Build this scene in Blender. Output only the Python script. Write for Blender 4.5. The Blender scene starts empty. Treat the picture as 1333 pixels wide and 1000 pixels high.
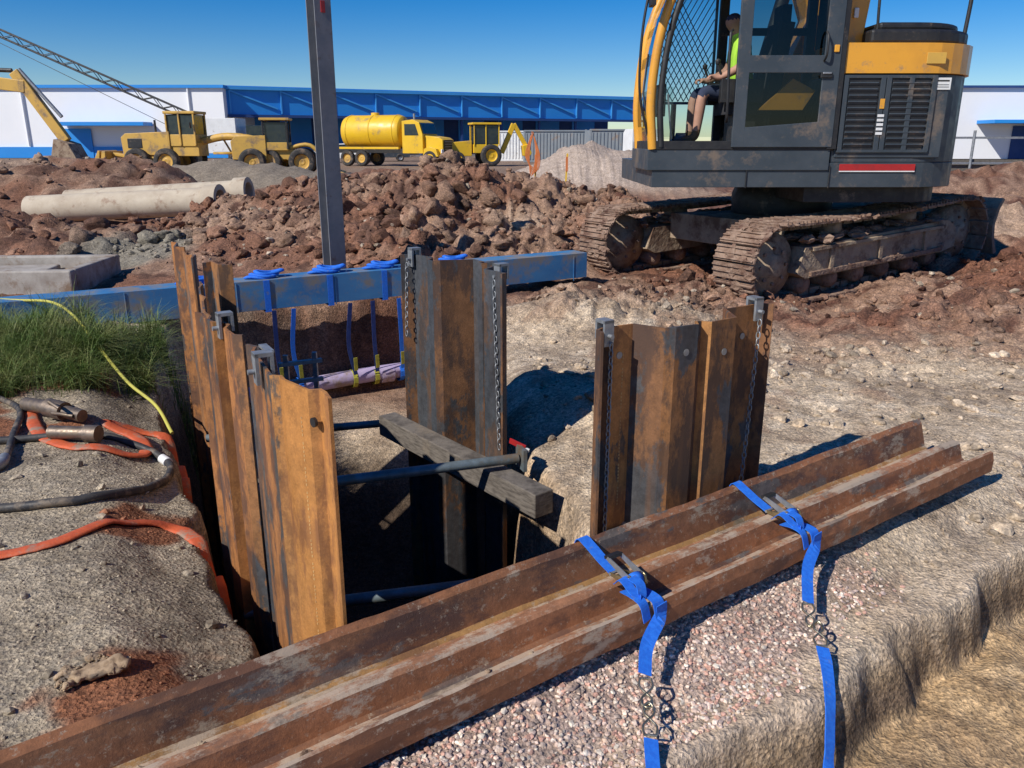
import bpy, bmesh, math, random
import numpy as np
from mathutils import Vector, Matrix, Quaternion, Euler, noise as mnoise
random.seed(7); rng=np.random.default_rng(7)
scene=bpy.context.scene
R=math.radians
# ------------------------------------------------------------------ noise
TAB=rng.random((256,256))
def vn(x,y):
    xi=np.floor(x).astype(int); yi=np.floor(y).astype(int)
    u=x-xi; v=y-yi; u=u*u*(3-2*u); v=v*v*(3-2*v)
    a=TAB[xi&255,yi&255]; b=TAB[(xi+1)&255,yi&255]; c=TAB[xi&255,(yi+1)&255]; d=TAB[(xi+1)&255,(yi+1)&255]
    return (a*(1-u)+b*u)*(1-v)+(c*(1-u)+d*u)*v
def fbm(x,y,o=4,s=0):
    r=0;a=.5;t=0
    for i in range(o):
        r=r+a*vn(x+17.3*i+s*31.7,y-9.1*i+s*11.3); t+=a; a*=.5; x=x*2.03; y=y*2.03
    return r/t
def billow(x,y,o=4,s=0):
    r=0;a=.5;t=0
    for i in range(o):
        r=r+a*np.abs(2*vn(x+13.3*i+s*21.7,y-7.1*i+s*15.3)-1); t+=a; a*=.55; x=x*2.1; y=y*2.1
    return r/t
def sm(a,b,x):
    t=np.clip((x-a)/(b-a),0,1); return t*t*(3-2*t)
# ------------------------------------------------------------------ terrain
POLY=[(-.55,2.3),(-.85,2.42),(-1.25,3.1),(-1.8,4.1),(-2.45,5.3),(-2.75,6.0),(-3.2,7.2),(-3.4,8.0),(-.6,9.75),(-.1,9.4),(-.15,6.5),(-.22,5.2),(.06,4.4),(.26,3.75),(.38,3.25),(.1,2.8)]
def sdf(x,y):
    d=np.full(x.shape,1e9); ins=np.zeros(x.shape,bool)
    n=len(POLY)
    for i in range(n):
        ax,ay=POLY[i]; bx,by=POLY[(i+1)%n]
        ex,ey=bx-ax,by-ay
        t=np.clip(((x-ax)*ex+(y-ay)*ey)/(ex*ex+ey*ey),0,1)
        d=np.minimum(d,np.hypot(x-ax-t*ex,y-ay-t*ey))
        c=((ay>y)!=(by>y))&(x<(bx-ax)*(y-ay)/((by-ay) if by!=ay else 1e-9)+ax)
        ins^=c
    return np.where(ins,d,-d)
HEAPS=[ # cx,cy,rx,ry,angle,h
 (-1.6,13.6,3.4,2.2,12,1.15),(.9,14.0,2.2,1.9,0,.95),(-4.6,14.0,2.2,1.5,25,.55),
 (-.6,11.3,1.6,1.0,20,.5),
 (-10.5,19.5,3.6,2.0,10,1.45),(-6.8,12.4,1.6,1.0,0,.35),(-8.5,13.5,2.5,1.2,0,.5),
 (-9.5,27,5.5,3.0,0,1.15),(3.0,29,3.2,2.6,0,1.7),(-3,24,4,2.5,0,1.05),
 (7.4,9.0,2.2,1.6,20,.68),(5.2,7.9,1.9,.8,20,.28),(2.0,8.9,1.4,.9,20,.10),(5.4,10.3,2.0,1.2,20,.16),
 (-3.7,6.6,1.1,.8,0,.24),(9.5,14,4,2,0,.9),(16,22,6,3,0,1.2),(.9,7.8,1.0,1.0,0,.26),(.50,4.95,.50,.85,10,.24)]
def heapmask(x,y):
    m=np.zeros(x.shape); hh=np.zeros(x.shape)
    for cx,cy,rx,ry,an,h in HEAPS:
        c,s=math.cos(R(an)),math.sin(R(an)); dx=(x-cx)*c+(y-cy)*s; dy=-(x-cx)*s+(y-cy)*c
        q=(dx/rx)**2+(dy/ry)**2
        g=np.exp(-q**1.25); hh=np.maximum(hh,h*g)+.25*np.minimum(hh,h*g); m=np.maximum(m,g if h>.3 else g*.6)
    return m,hh
def tj(x,y): return (x-.36)*.54-(y-1.98)*.84+(fbm(x*1.5,y*1.5,5,12)-.5)*.26+(fbm(x*7,y*7,3,15)-.5)*.04-.02
def tren(x,y): return tj(x,y)
def H(x,y):
    x=np.asarray(x,float); y=np.asarray(y,float)
    m,hh=heapmask(x,y)
    h=.05*(fbm(x*.9,y*.9,4)-.5)+.032*(fbm(x*6,y*6,4,3)-.5)
    h=h+hh*(.78+.5*(fbm(x*.7,y*.7,3,5)-.3))
    rough=np.clip(m*1.5,0,1)*(1-sm(22,24,y)*.75)*(.28+.72*sm(5.8,7.0,y))
    wx=x+.25*(fbm(x*2,y*2,3,50)-.5); wy=y+.25*(fbm(x*2,y*2,3,51)-.5)
    h=h+rough*(.58*(billow(wx*1.25,wy*1.25,5,2)-.33)+.20*(billow(wx*4.5,wy*4.5,4,4)-.35))
    mid=sm(6.5,8.5,y)*(1-sm(30,50,y))
    h=h+mid*.13*(billow(wx*2.2,wy*2.2,4,7)-.4)
    h=h+sm(.3,1.2,x)*sm(4.2,5.4,y)*.05*(billow(wx*4,wy*4,4,18)-.4)
    h=h+sm(1.5,2.5,x)*sm(5.2,6.6,y)*(1-sm(12,16,y))*.14*(billow(wx*3.0,wy*3.0,4,8)-.4)
    ln=(x-2.5)*.574-(y-3.9)*.819
    h=h-.11*sm(-.15,.25,ln)*sm(-.6,.3,x)
    d=sdf(x,y)+(fbm(x*2.6,y*2.6,3,9)-.5)*.16
    h=h-.16*sm(-.5,0,d)*(1-sm(6,7,y))*(1-sm(-.3,.1,x))
    dep=1.95-.95*sm(6.0,7.6,y)
    w=.16+.25*sm(5.5,7.5,y)+.24*sm(-.3,.2,x)
    k=np.clip((d+.03)/w,0,1); k=k*k*(3-2*k)
    h=h*(1-k)-dep*k+ k*(1-k)*.55*(fbm(x*5,y*5,4,6)-.5)
    t=tj(x,y); wt=.05+.22*fbm(x*2.5,y*2.5,3,16)**2
    kt=sm(0,1,t/wt); h=h*(1-kt)+(-.38+.14*(fbm(x*2,y*2,4,13)-.5)+.035*(fbm(x*9,y*9,3,14)-.5))*kt
    return h
def mix(a,b,t): return a*(1-t[...,None])+np.array(b)*t[...,None]
def zonecol(x,y,z=None):
    m,hh=heapmask(x,y)
    s=(x+.8)*.84+(y-2.4)*.54
    n1=fbm(x*1.3,y*1.3,5,20); n2=fbm(x*5,y*5,4,21); n3=fbm(x*.35,y*.35,4,22)
    c=np.ones(x.shape+(3,))*np.array((.53,.43,.315))
    c=mix(c,(.36,.285,.21),sm(.48,.64,n1))
    c=mix(c,(.63,.53,.405),sm(.52,.70,n2)*.7)
    c=mix(c,(.27,.16,.105),sm(.62,.70,fbm(x*1.9,y*1.9,5,23))*.5)
    grey=sm(.5,.1,s)*(1-sm(6.5,8,y))
    g=np.ones(x.shape+(3,))*np.array((.235,.20,.155)); g=mix(g,(.36,.31,.235),sm(.42,.65,n1)); g=mix(g,(.25,.11,.06),sm(.57,.64,fbm(x*1.7,y*1.7,5,30)))
    c=c*(1-grey[...,None])+g*grey[...,None]
    redm=np.clip(sm(7.0,9.0,y)*.95+sm(1.6,3.2,x)*sm(5.6,7.4,y+(n1-.5)*2),0,1)
    r=np.ones(x.shape+(3,))*np.array((.215,.105,.068)); r=mix(r,(.32,.21,.15),sm(.43,.60,n1)*.85); r=mix(r,(.11,.053,.038),sm(.52,.68,n2)); r=mix(r,(.42,.31,.23),sm(.56,.70,n3)*.75)
    c=c*(1-redm[...,None])+r*redm[...,None]
    gh=np.exp(-(((x+9.5)/6)**2+((y-27)/3.5)**2)); c=mix(c,(.27,.23,.18),sm(.2,.5,gh))
    gh=np.exp(-(((x-3)/3.6)**2+((y-29)/3.0)**2)); c=mix(c,(.46,.38,.32),sm(.2,.5,gh))
    gh=np.exp(-(((x+5.5)/1.0)**2+((y-11.6)/.9)**2)); c=mix(c,(.24,.22,.18),sm(.3,.6,gh))
    far=sm(24,45,y); c=mix(c,(.27,.20,.15),far*.8)
    ln=(x-2.5)*.574-(y-3.9)*.819
    t=tj(x,y); wt=.05+.22*fbm(x*2.5,y*2.5,3,16)**2
    gr=sm(-.25,.05,ln)*sm(-.75,-.3,x+(n1-.5))*sm(1.45,1.0,x+(n1-.5)*1.8)
    c=mix(c,(.44,.335,.28),gr)
    c=mix(c,(.58,.47,.345),sm(-.22,-.06,t)*.7*sm(-.75,-.3,x))
    kt=sm(0,1,t/wt)
    c=mix(c,(.33,.24,.15),sm(.05,.4,kt))
    c=mix(c,(.17,.12,.08),sm(.3,.6,kt)*(1-sm(.9,1.,kt))*sm(.35,.6,n1))
    c=mix(c,(.52,.365,.205),sm(.85,1,kt))
    c=mix(c,(.33,.225,.13),sm(.85,1,kt)*sm(.5,.6,fbm(x*3,y*3,4,33))*.7)
    c=mix(c,(.60,.45,.28),sm(.85,1,kt)*sm(.56,.64,fbm(x*4,y*4,4,34))*.6)
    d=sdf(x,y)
    c=mix(c,(.09,.065,.045),sm(.12,.28,d)*(1-sm(6.5,7.5,y))*(1-sm(-.2,.0,x)))  # pit interior shade painted into the soil colour
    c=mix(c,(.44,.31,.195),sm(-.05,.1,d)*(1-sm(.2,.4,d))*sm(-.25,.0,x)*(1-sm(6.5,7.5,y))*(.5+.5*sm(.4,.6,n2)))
    if z is not None: c=mix(c,(.065,.045,.032),sm(-.25,-.6,z)*sm(-.05,.05,d)*(1-sm(6.6,7.4,y))*(1-.75*sm(-.15,.1,x)))  # painted shade: soil colour darkens with depth inside the pit
    return np.clip(c,0.01,1)
# ------------------------------------------------------------------ node helpers
def newmat(name):
    m=bpy.data.materials.new(name); m.use_nodes=True; nt=m.node_tree
    return m,nt,nt.nodes['Principled BSDF']
def noise_n(nt,vec,scale,detail=6,rough=.6,stretch=None):
    if stretch:
        mp=nt.nodes.new('ShaderNodeMapping'); mp.inputs['Scale'].default_value=stretch
        nt.links.new(vec,mp.inputs[0]); vec=mp.outputs[0]
    n=nt.nodes.new('ShaderNodeTexNoise'); n.inputs['Scale'].default_value=scale; n.inputs['Detail'].default_value=detail; n.inputs['Roughness'].default_value=rough
    nt.links.new(vec,n.inputs['Vector']); return n.outputs['Fac']
def ramp(nt,f,lo,hi,v0=0,v1=1):
    n=nt.nodes.new('ShaderNodeMapRange'); n.inputs[1].default_value=lo; n.inputs[2].default_value=hi; n.inputs[3].default_value=v0; n.inputs[4].default_value=v1
    nt.links.new(f,n.inputs[0]); return n.outputs[0]
def mixc(nt,f,a,b,mode='MIX'):
    n=nt.nodes.new('ShaderNodeMix'); n.data_type='RGBA'; n.blend_type=mode
    for s,v in ((n.inputs[0],f),(n.inputs[6],a),(n.inputs[7],b)):
        if isinstance(v,(int,float)): s.default_value=v
        elif isinstance(v,(tuple,list)): s.default_value=(*v,1) if len(v)==3 else v
        else: nt.links.new(v,s)
    return n.outputs[2]
def bumpn(nt,bs,f,st,dist=.01,prev=None):
    b=nt.nodes.new('ShaderNodeBump'); b.inputs['Strength'].default_value=st; b.inputs['Distance'].default_value=dist
    nt.links.new(f,b.inputs['Height'])
    if prev is not None: nt.links.new(prev,b.inputs['Normal'])
    if bs is not None: nt.links.new(b.outputs[0],bs.inputs['Normal'])
    return b.outputs[0]
def ocoord(nt): return nt.nodes.new('ShaderNodeTexCoord').outputs['Object']
def MAT(name,col,col2=None,rough=.6,metal=0,scale=6,lo=.4,hi=.65,bump=.15,bs=40,bd=.004,dirt=None,damt=.0,dsc=3,stretch=None,spec=.5,coat=0):
    m,nt,b=newmat(name); v=ocoord(nt)
    col2=col2 or tuple(c*.72 for c in col)
    f=ramp(nt,noise_n(nt,v,scale,5,.65,stretch),lo,hi); c=mixc(nt,f,col,col2)
    rr=ramp(nt,noise_n(nt,v,scale*2.5,3),.3,.7,max(rough-.1,.02),min(rough+.15,1))
    if dirt:
        fd=ramp(nt,noise_n(nt,v,dsc,6,.7),.62-damt*.35,.72-damt*.25); c=mixc(nt,fd,c,dirt)
        fd2=ramp(nt,noise_n(nt,v,dsc*9,4,.7),.6,.72,0,.7*min(1,damt+.3)); c=mixc(nt,fd2,c,dirt)
    nt.links.new(c,b.inputs['Base Color']); nt.links.new(rr,b.inputs['Roughness'])
    b.inputs['Metallic'].default_value=metal; b.inputs['Coat Weight'].default_value=coat; b.inputs['Specular IOR Level'].default_value=spec
    if bump: bumpn(nt,b,noise_n(nt,v,bs,3),bump,bd)
    return m
def RUST(name,orange,dark,steel,steel_amt=.5,dark_amt=.5,ax='z',mud=None,mudamt=.3,run=.35):
    m,nt,b=newmat(name); v=ocoord(nt)
    soft={'z':(1,1,.45),'x':(.45,1,1)}[ax]; st={'z':(1,1,.07),'x':(.07,1,1)}[ax]
    fine=noise_n(nt,v,110,4,.75); med=noise_n(nt,v,22,6,.75); blot=noise_n(nt,v,6,8,.72,soft); scale_=noise_n(nt,v,4.3,9,.68,soft); runs=noise_n(nt,v,11,4,.55,st); big=noise_n(nt,v,1.7,2,.5)
    c=mixc(nt,ramp(nt,med,.35,.68),orange,tuple(x*.58 for x in orange))
    c=mixc(nt,ramp(nt,fine,.52,.72,0,.55),c,(orange[0]*1.35,orange[1]*1.35,orange[2]*1.3))
    c=mixc(nt,ramp(nt,blot,.60-.22*dark_amt,.66-.18*dark_amt,0,.92),c,dark)
    c=mixc(nt,ramp(nt,scale_,.66-.28*steel_amt,.69-.27*steel_amt),c,mixc(nt,ramp(nt,med,.35,.65),steel,tuple(x*.55 for x in steel)))
    c=mixc(nt,ramp(nt,runs,.52,.68,0,run),c,tuple(x*.95 for x in orange))
    c=mixc(nt,ramp(nt,runs,.46,.34,0,run),c,tuple(x*.7 for x in dark))
    c=mixc(nt,1.0,c,mixc(nt,ramp(nt,big,.35,.65),(.82,.82,.82),(1.15,1.12,1.1)),'MULTIPLY')
    if mud:
        c=mixc(nt,ramp(nt,noise_n(nt,v,7,8,.78,(.5,1,1)),.62-mudamt*.3,.68-mudamt*.25,0,.85),c,mud)
        c=mixc(nt,ramp(nt,noise_n(nt,v,34,6,.8),.58,.64,0,.7),c,mud)
    nt.links.new(c,b.inputs['Base Color'])
    nt.links.new(ramp(nt,scale_,.35,.7,.88,.55),b.inputs['Roughness'])
    nt.links.new(ramp(nt,scale_,.45,.65,0,.3 if not mud else .08),b.inputs['Metallic']); b.inputs['Specular IOR Level'].default_value=.4
    p=bumpn(nt,None,scale_,.35,.006); p=bumpn(nt,None,med,.35,.004,p); bumpn(nt,b,fine,.5,.0025,p)
    return m
def VCOL(name,fine=70,bst=.6,bd=.012,rough=.95,vary=.45):
    m,nt,b=newmat(name); v=ocoord(nt)
    a=nt.nodes.new('ShaderNodeVertexColor'); a.layer_name='Col'
    n1=noise_n(nt,v,fine,4,.75); n2=noise_n(nt,v,fine*.22,4,.7); n3=noise_n(nt,v,fine*.07,4,.65)
    vo=nt.nodes.new('ShaderNodeTexVoronoi'); vo.inputs['Scale'].default_value=fine*.9; nt.links.new(v,vo.inputs['Vector'])
    c=mixc(nt,ramp(nt,n1,.32,.68),tuple([1-vary]*3),tuple([1+vary]*3)); c=mixc(nt,1.0,a.outputs[0],c,'MULTIPLY')
    hs=nt.nodes.new('ShaderNodeSeparateColor'); nt.links.new(vo.outputs['Color'],hs.inputs[0])
    c2=mixc(nt,ramp(nt,hs.outputs[0],0,1),(.68,.68,.70),(1.32,1.27,1.2)); c=mixc(nt,1.0,c,c2,'MULTIPLY')
    c=mixc(nt,1.0,c,mixc(nt,ramp(nt,n2,.3,.7),(.74,.72,.69),(1.2,1.2,1.2)),'MULTIPLY')
    c=mixc(nt,1.0,c,mixc(nt,ramp(nt,n3,.35,.65),(.82,.80,.78),(1.14,1.14,1.14)),'MULTIPLY')
    nt.links.new(c,b.inputs['Base Color']); b.inputs['Roughness'].default_value=rough; b.inputs['Specular IOR Level'].default_value=.2
    p=bumpn(nt,None,n2,.7,bd*2.5); p=bumpn(nt,None,vo.outputs['Distance'],.5,bd,p); bumpn(nt,b,n1,bst,bd,p)
    return m
# ------------------------------------------------------------------ materials
m_ground=VCOL('soil_mat'); m_clod=VCOL('clod_mat',fine=50,bd=.008,vary=.35); m_peb=VCOL('pebble_mat',fine=120,bd=.001,rough=.8,vary=.12)
STEEL=(.115,.118,.125)
m_rust=RUST('rusty_pile',(.42,.175,.055),(.12,.058,.034),(.12,.105,.095),.38,.55)
m_rustR=RUST('weathered_pile',(.36,.165,.062),(.10,.058,.038),STEEL,.50,.6)
m_rustO=RUST('orange_rust_pile',(.56,.245,.065),(.26,.11,.042),(.28,.18,.10),.08,.3,run=.5)
m_rustB=RUST('bright_rust_facet',(.55,.26,.085),(.27,.125,.052),(.18,.14,.11),.2,.35,run=.5)
m_steelp=RUST('dark_steel_pile',(.12,.07,.045),(.045,.038,.036),(.072,.079,.09),.85,.7)
m_steelr=RUST('dark_steel_rusted',(.25,.12,.055),(.075,.045,.034),(.09,.09,.095),.5,.55)
m_lying=RUST('lying_pile_rust',(.37,.155,.07),(.15,.07,.042),(.20,.16,.13),.25,.45,'x',(.45,.35,.255),.24)
m_lyflo=RUST('lying_pile_muddy',(.37,.17,.085),(.18,.095,.06),(.28,.21,.155),.45,.35,'x',(.45,.35,.255),.55)
m_lyste=RUST('lying_pile_dark',(.28,.125,.06),(.10,.052,.038),(.16,.135,.12),.4,.6,'x',(.38,.3,.21),.18)
m_lyyel=RUST('lying_pile_ochre',(.40,.22,.08),(.22,.11,.05),(.22,.17,.11),.3,.45,'x',(.42,.33,.24),.3)
m_beam=MAT('beam_blue_paint',(.035,.16,.36),(.06,.22,.42),.6,0,3,dirt=(.22,.20,.18),damt=.42,dsc=3,stretch=(.4,.4,1))
m_col=MAT('column_grey_steel',(.18,.19,.21),(.24,.24,.25),.6,.2,4,dirt=(.16,.10,.07),damt=.1)
m_galv=MAT('galvanised',(.36,.37,.38),(.24,.25,.26),.5,.6,15)
m_brace=MAT('brace_tube',(.20,.25,.27),(.12,.14,.14),.5,.4,8,dirt=(.2,.15,.1),damt=.25)
m_timber=MAT('weathered_timber',(.17,.145,.12),(.07,.058,.048),.85,0,12,stretch=(1,1,6),bump=.6,dirt=(.2,.16,.12),damt=.2)
m_purple=MAT('lilac_pvc',(.42,.33,.55),(.50,.42,.58),.45,0,4,dirt=(.3,.22,.15),damt=.3)
m_strap=MAT('blue_webbing',(.012,.13,.60),(.018,.18,.72),.75,0,60,bump=.6,bs=350,bd=.001,dirt=(.16,.2,.3),damt=0.05,dsc=18)
m_strapd=MAT('dark_webbing',(.012,.03,.14),(.02,.05,.2),.8,0,30)
m_strapy=MAT('yellow_webbing',(.45,.42,.05),(.3,.3,.04),.8,0,30)
m_yel=MAT('yellow_machine_paint',(.76,.35,.03),(.66,.30,.03),.38,0,2,dirt=(.3,.2,.12),damt=.14,coat=.3)
m_yelold=MAT('faded_yellow_paint',(.62,.37,.07),(.52,.31,.07),.55,0,1.5,dirt=(.25,.17,.10),damt=.3,dsc=1.5)
m_ylem=MAT('tanker_yellow',(.78,.48,.02),(.70,.42,.02),.4,0,.8,dirt=(.35,.25,.1),damt=.15,dsc=.8)
m_dgrey=MAT('dark_grey_panel',(.04,.052,.064),(.058,.07,.082),.42,0,2.5,dirt=(.17,.13,.10),damt=.2,dsc=2.2)
m_black=MAT('black_paint',(.014,.014,.016),(.025,.025,.025),.5,0,5,dirt=(.15,.11,.08),damt=.08)
m_rub=MAT('rubber',(.03,.03,.03),(.05,.045,.04),.85,0,5,dirt=(.18,.13,.09),damt=.3)
m_mudst=MAT('muddy_track_steel',(.19,.11,.072),(.31,.21,.15),.9,0,7,lo=.35,hi=.6,bump=.9,bs=16,bd=.04,dirt=(.12,.06,.04),damt=.35,dsc=5)
m_mudfr=MAT('muddy_frame',(.38,.29,.195),(.27,.185,.125),.85,0,6,bump=.8,bs=20,bd=.02,dirt=(.14,.08,.05),damt=.36,dsc=4)
m_red=MAT('red_reflector',(.42,.02,.02),(.33,.02,.02),.4); m_white=MAT('white_paint',(.78,.78,.76),(.7,.7,.68),.5,0,2,dirt=(.4,.33,.25),damt=.05)
m_bwhite=MAT('white_cladding',(.84,.84,.84),(.79,.80,.81),.6,0,.15,bump=0); m_bblue=MAT('blue_cladding',(.015,.24,.66),(.018,.26,.70),.5,0,.3,bump=0)
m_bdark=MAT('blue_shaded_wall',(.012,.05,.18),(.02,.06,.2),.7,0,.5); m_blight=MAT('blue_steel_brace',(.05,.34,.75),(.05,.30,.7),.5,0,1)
m_cont=MAT('container_grey',(.22,.25,.27),(.27,.29,.30),.6,0,1,dirt=(.3,.2,.13),damt=.1,dsc=1)
m_conc=MAT('concrete',(.42,.38,.33),(.30,.26,.22),.85,0,5,bump=.4,dirt=(.22,.15,.10),damt=.35)
m_clay=MAT('concrete_pipe',(.52,.44,.33),(.42,.34,.25),.8,0,2,bump=.3,dirt=(.28,.18,.12),damt=.2)
m_orh=MAT('orange_layflat',(.60,.11,.032),(.46,.08,.027),.65,0,14,bump=.5,bs=60,dirt=(.3,.2,.14),damt=.32,dsc=9)
m_yh=MAT('yellow_hose',(.55,.5,.09),(.45,.42,.08),.5)
m_blkh=MAT('black_hose',(.03,.03,.032),(.06,.055,.05),.6,0,12,dirt=(.20,.155,.11),damt=.3,dsc=9)
m_brass=MAT('dull_fitting',(.22,.17,.13),(.13,.10,.08),.5,.6,20,dirt=(.2,.15,.1),damt=.3,dsc=12)
m_zinc=MAT('zinc_gold',(.40,.31,.16),(.25,.2,.12),.4,.8,20)
m_mark=MAT('rolled_mark',(.58,.36,.14),(.4,.22,.09),.7)
m_hook=MAT('hook_steel',(.5,.45,.33),(.35,.3,.2),.3,.9,30)
m_grass=MAT('grass_mat',(.10,.18,.028),(.25,.25,.08),.7,0,5,bump=0,dirt=(.36,.30,.15),damt=.14,dsc=12)
m_skin=MAT('skin',(.45,.25,.17),(.4,.21,.14),.6,0,10,bump=.05); m_hv=MAT('hi_vis',(.42,.75,.06),(.36,.65,.05),.7,0,8); m_navy=MAT('navy_cloth',(.02,.03,.06),(.03,.04,.08),.9,0,8); m_boot=MAT('boot',(.16,.09,.04),(.1,.06,.03),.8); m_orange=MAT('orange_cloth',(.6,.18,.05),(.5,.14,.04),.8)
m_leather=MAT('tan_leather',(.42,.30,.185),(.25,.165,.095),.85,0,25,bump=.6,bs=60,dirt=(.15,.115,.085),damt=.3,dsc=14)
m_tarp=MAT('seat_fabric',(.03,.03,.035),(.05,.05,.05),.9)
m_lat=MAT('guard_mesh',(.13,.22,.32),(.10,.16,.25),.6)
def glass(name,tint):
    m,nt,b=newmat(name)
    out=[n for n in nt.nodes if n.type=='OUTPUT_MATERIAL'][0]
    tr=nt.nodes.new('ShaderNodeBsdfTransparent'); tr.inputs[0].default_value=(*tint,1)
    gl=nt.nodes.new('ShaderNodeBsdfGlossy'); gl.inputs['Roughness'].default_value=.04; fr=nt.nodes.new('ShaderNodeFresnel'); fr.inputs[0].default_value=1.5
    mx=nt.nodes.new('ShaderNodeMixShader'); nt.links.new(fr.outputs[0],mx.inputs[0]); nt.links.new(tr.outputs[0],mx.inputs[1]); nt.links.new(gl.outputs[0],mx.inputs[2]); nt.links.new(mx.outputs[0],out.inputs[0]); return m
m_glass=glass('clear_glass',(.72,.78,.76)); m_glasst=glass('tinted_glass',(.42,.46,.44)); m_dglass=MAT('dark_window',(.02,.03,.035),(.03,.04,.045),.1,0,2,bump=0)
# ------------------------------------------------------------------ builder
class B:
    def __init__(s,name,M=None):
        s.name=name;s.v=[];s.f=[];s.mi=[];s.sm=[];s.mats=[];s.M=Matrix.Identity(4);s.OM=M or Matrix.Identity(4)
    def mk(s,mat):
        if mat not in s.mats: s.mats.append(mat)
        return s.mats.index(mat)
    def add(s,vs,fs,mat,smooth=False):
        ml=mat if isinstance(mat,list) else None
        k=None if ml else s.mk(mat); o=len(s.v)
        s.v+=[tuple(s.M@Vector(p)) for p in vs]
        for q,f in enumerate(fs): s.f.append([i+o for i in f]); s.mi.append(s.mk(ml[q]) if ml else k); s.sm.append(smooth)
    def box(s,c,sz,mat,rot=None):
        x,y,z=[q/2 for q in sz]; vs=[Vector((a*x,b*y,d*z)) for a in(-1,1) for b in(-1,1) for d in(-1,1)]
        if rot:
            E=Euler([R(q) for q in rot]).to_matrix(); vs=[E@q for q in vs]
        s.add([q+Vector(c) for q in vs],[(0,1,3,2),(4,6,7,5),(0,4,5,1),(2,3,7,6),(0,2,6,4),(1,5,7,3)],mat)
    def lump(s,c,sz,mat):
        bm=bmesh.new(); bmesh.ops.create_icosphere(bm,subdivisions=2,radius=.55); sd=random.random()*50
        E=Euler([random.uniform(0,6) for _ in range(3)]).to_matrix(); vs=[]
        for q in bm.verts:
            k=1+.9*mnoise.noise(q.co*4+Vector((sd,0,0))); p=E@q.co*k; vs.append(Vector((p.x*sz[0],p.y*sz[1],p.z*sz[2]))+Vector(c))
        fs=[[q.index for q in f.verts] for f in bm.faces]; bm.free(); s.add(vs,fs,mat,False)
    def bar(s,p0,p1,w,h,mat,up=(0,0,1)):
        p0=Vector(p0);p1=Vector(p1);t=(p1-p0).normalized();u=Vector(up); a=t.cross(u)
        if a.length<1e-4: a=t.cross(Vector((1,0,0)))
        a.normalize(); b=a.cross(t)
        vs=[p+a*(i*w/2)+b*(j*h/2) for p in(p0,p1) for i in(-1,1) for j in(-1,1)]
        s.add(vs,[(0,1,3,2),(4,6,7,5),(0,4,5,1),(2,3,7,6),(0,2,6,4),(1,5,7,3)],mat)
    def tube(s,pts,r,mat,n=8,closed=False,cap=True,flat=1.0,upv=None):
        P=[Vector(p) for p in pts]; N=len(P); rs=r if isinstance(r,(list,tuple)) else [r]*N
        T=[]
        for i in range(N):
            if closed: t=P[(i+1)%N]-P[i-1]
            else: t=P[min(i+1,N-1)]-P[max(i-1,0)]
            T.append(t.normalized())
        u=T[0].orthogonal().normalized() if upv is None else (Vector(upv)-T[0]*Vector(upv).dot(T[0])).normalized()
        vs=[]
        for i in range(N):
            u=(u if upv is None else Vector(upv)); u=(u-T[i]*u.dot(T[i])); u.normalize(); w=T[i].cross(u)
            for k in range(n):
                a=2*math.pi*k/n; vs.append(P[i]+(u*math.cos(a)*flat+w*math.sin(a))*rs[i])
        fs=[]
        for i in range(N if closed else N-1):
            j=(i+1)%N
            for k in range(n): fs.append((i*n+k,i*n+(k+1)%n,j*n+(k+1)%n,j*n+k))
        s.add(vs,fs,mat,True)
        if cap and not closed: s.add(vs[:n],[list(range(n))[::-1]],mat); s.add(vs[-n:],[list(range(n))],mat)
    def cyl(s,p0,p1,r,mat,n=16,r2=None): s.tube([p0,p1],[r,r if r2 is None else r2],mat,n)
    def pipe(s,p0,p1,r,ri,mat,n=28):
        s.tube([p0,p1],r,mat,n,cap=False); s.tube([p1,p0],ri,mat,n,cap=False)
        p0=Vector(p0);p1=Vector(p1);t=(p1-p0).normalized();u=t.orthogonal().normalized();w=t.cross(u)
        for p in(p0,p1):
            vs=[p+(u*math.cos(2*math.pi*k/n)+w*math.sin(2*math.pi*k/n))*q for q in(r,ri) for k in range(n)]
            s.add(vs,[(k,(k+1)%n,n+(k+1)%n,n+k) for k in range(n)],mat)
    def prism(s,poly,y0,y1,mat):
        n=len(poly); vs=[(x,y0,z) for x,z in poly]+[(x,y1,z) for x,z in poly]
        s.add(vs,[list(range(n)),list(range(2*n-1,n-1,-1))]+[(i,i+n,(i+1)%n+n,(i+1)%n) for i in range(n)],mat)
    def prismz(s,poly,z0,z1,mat):
        n=len(poly); vs=[(x,y,z0) for x,y in poly]+[(x,y,z1) for x,y in poly]
        s.add(vs,[list(range(n))[::-1],list(range(n,2*n))]+[(i,(i+1)%n,(i+1)%n+n,i+n) for i in range(n)],mat)
    def lathe(s,c,ax,prof,mat,n=24,smooth=True):
        c=Vector(c);t=Vector(ax).normalized();u=t.orthogonal().normalized();w=t.cross(u); m=len(prof)
        vs=[c+t*h+(u*math.cos(2*math.pi*k/n)+w*math.sin(2*math.pi*k/n))*r for r,h in prof for k in range(n)]
        s.add(vs,[(i*n+k,i*n+(k+1)%n,(i+1)*n+(k+1)%n,(i+1)*n+k) for i in range(m-1) for k in range(n)],mat,smooth)
    def wheel(s,c,ax,rad,w,tm,hm,n=24):
        h=w/2
        s.lathe(c,ax,[(rad*.55,-h*.7),(rad*.62,-h),(rad*.9,-h),(rad,-h*.7),(rad,h*.7),(rad*.9,h),(rad*.62,h),(rad*.55,h*.7)],tm,n)
        s.lathe(c,ax,[(0.001,-h*.3),(rad*.2,-h*.45),(rad*.25,-h*.35),(rad*.5,-h*.4),(rad*.56,-h*.8)],hm,n); s.lathe(c,ax,[(rad*.56,h*.8),(rad*.5,h*.4),(rad*.25,h*.35),(rad*.2,h*.45),(0.001,h*.3)],hm,n)
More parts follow.
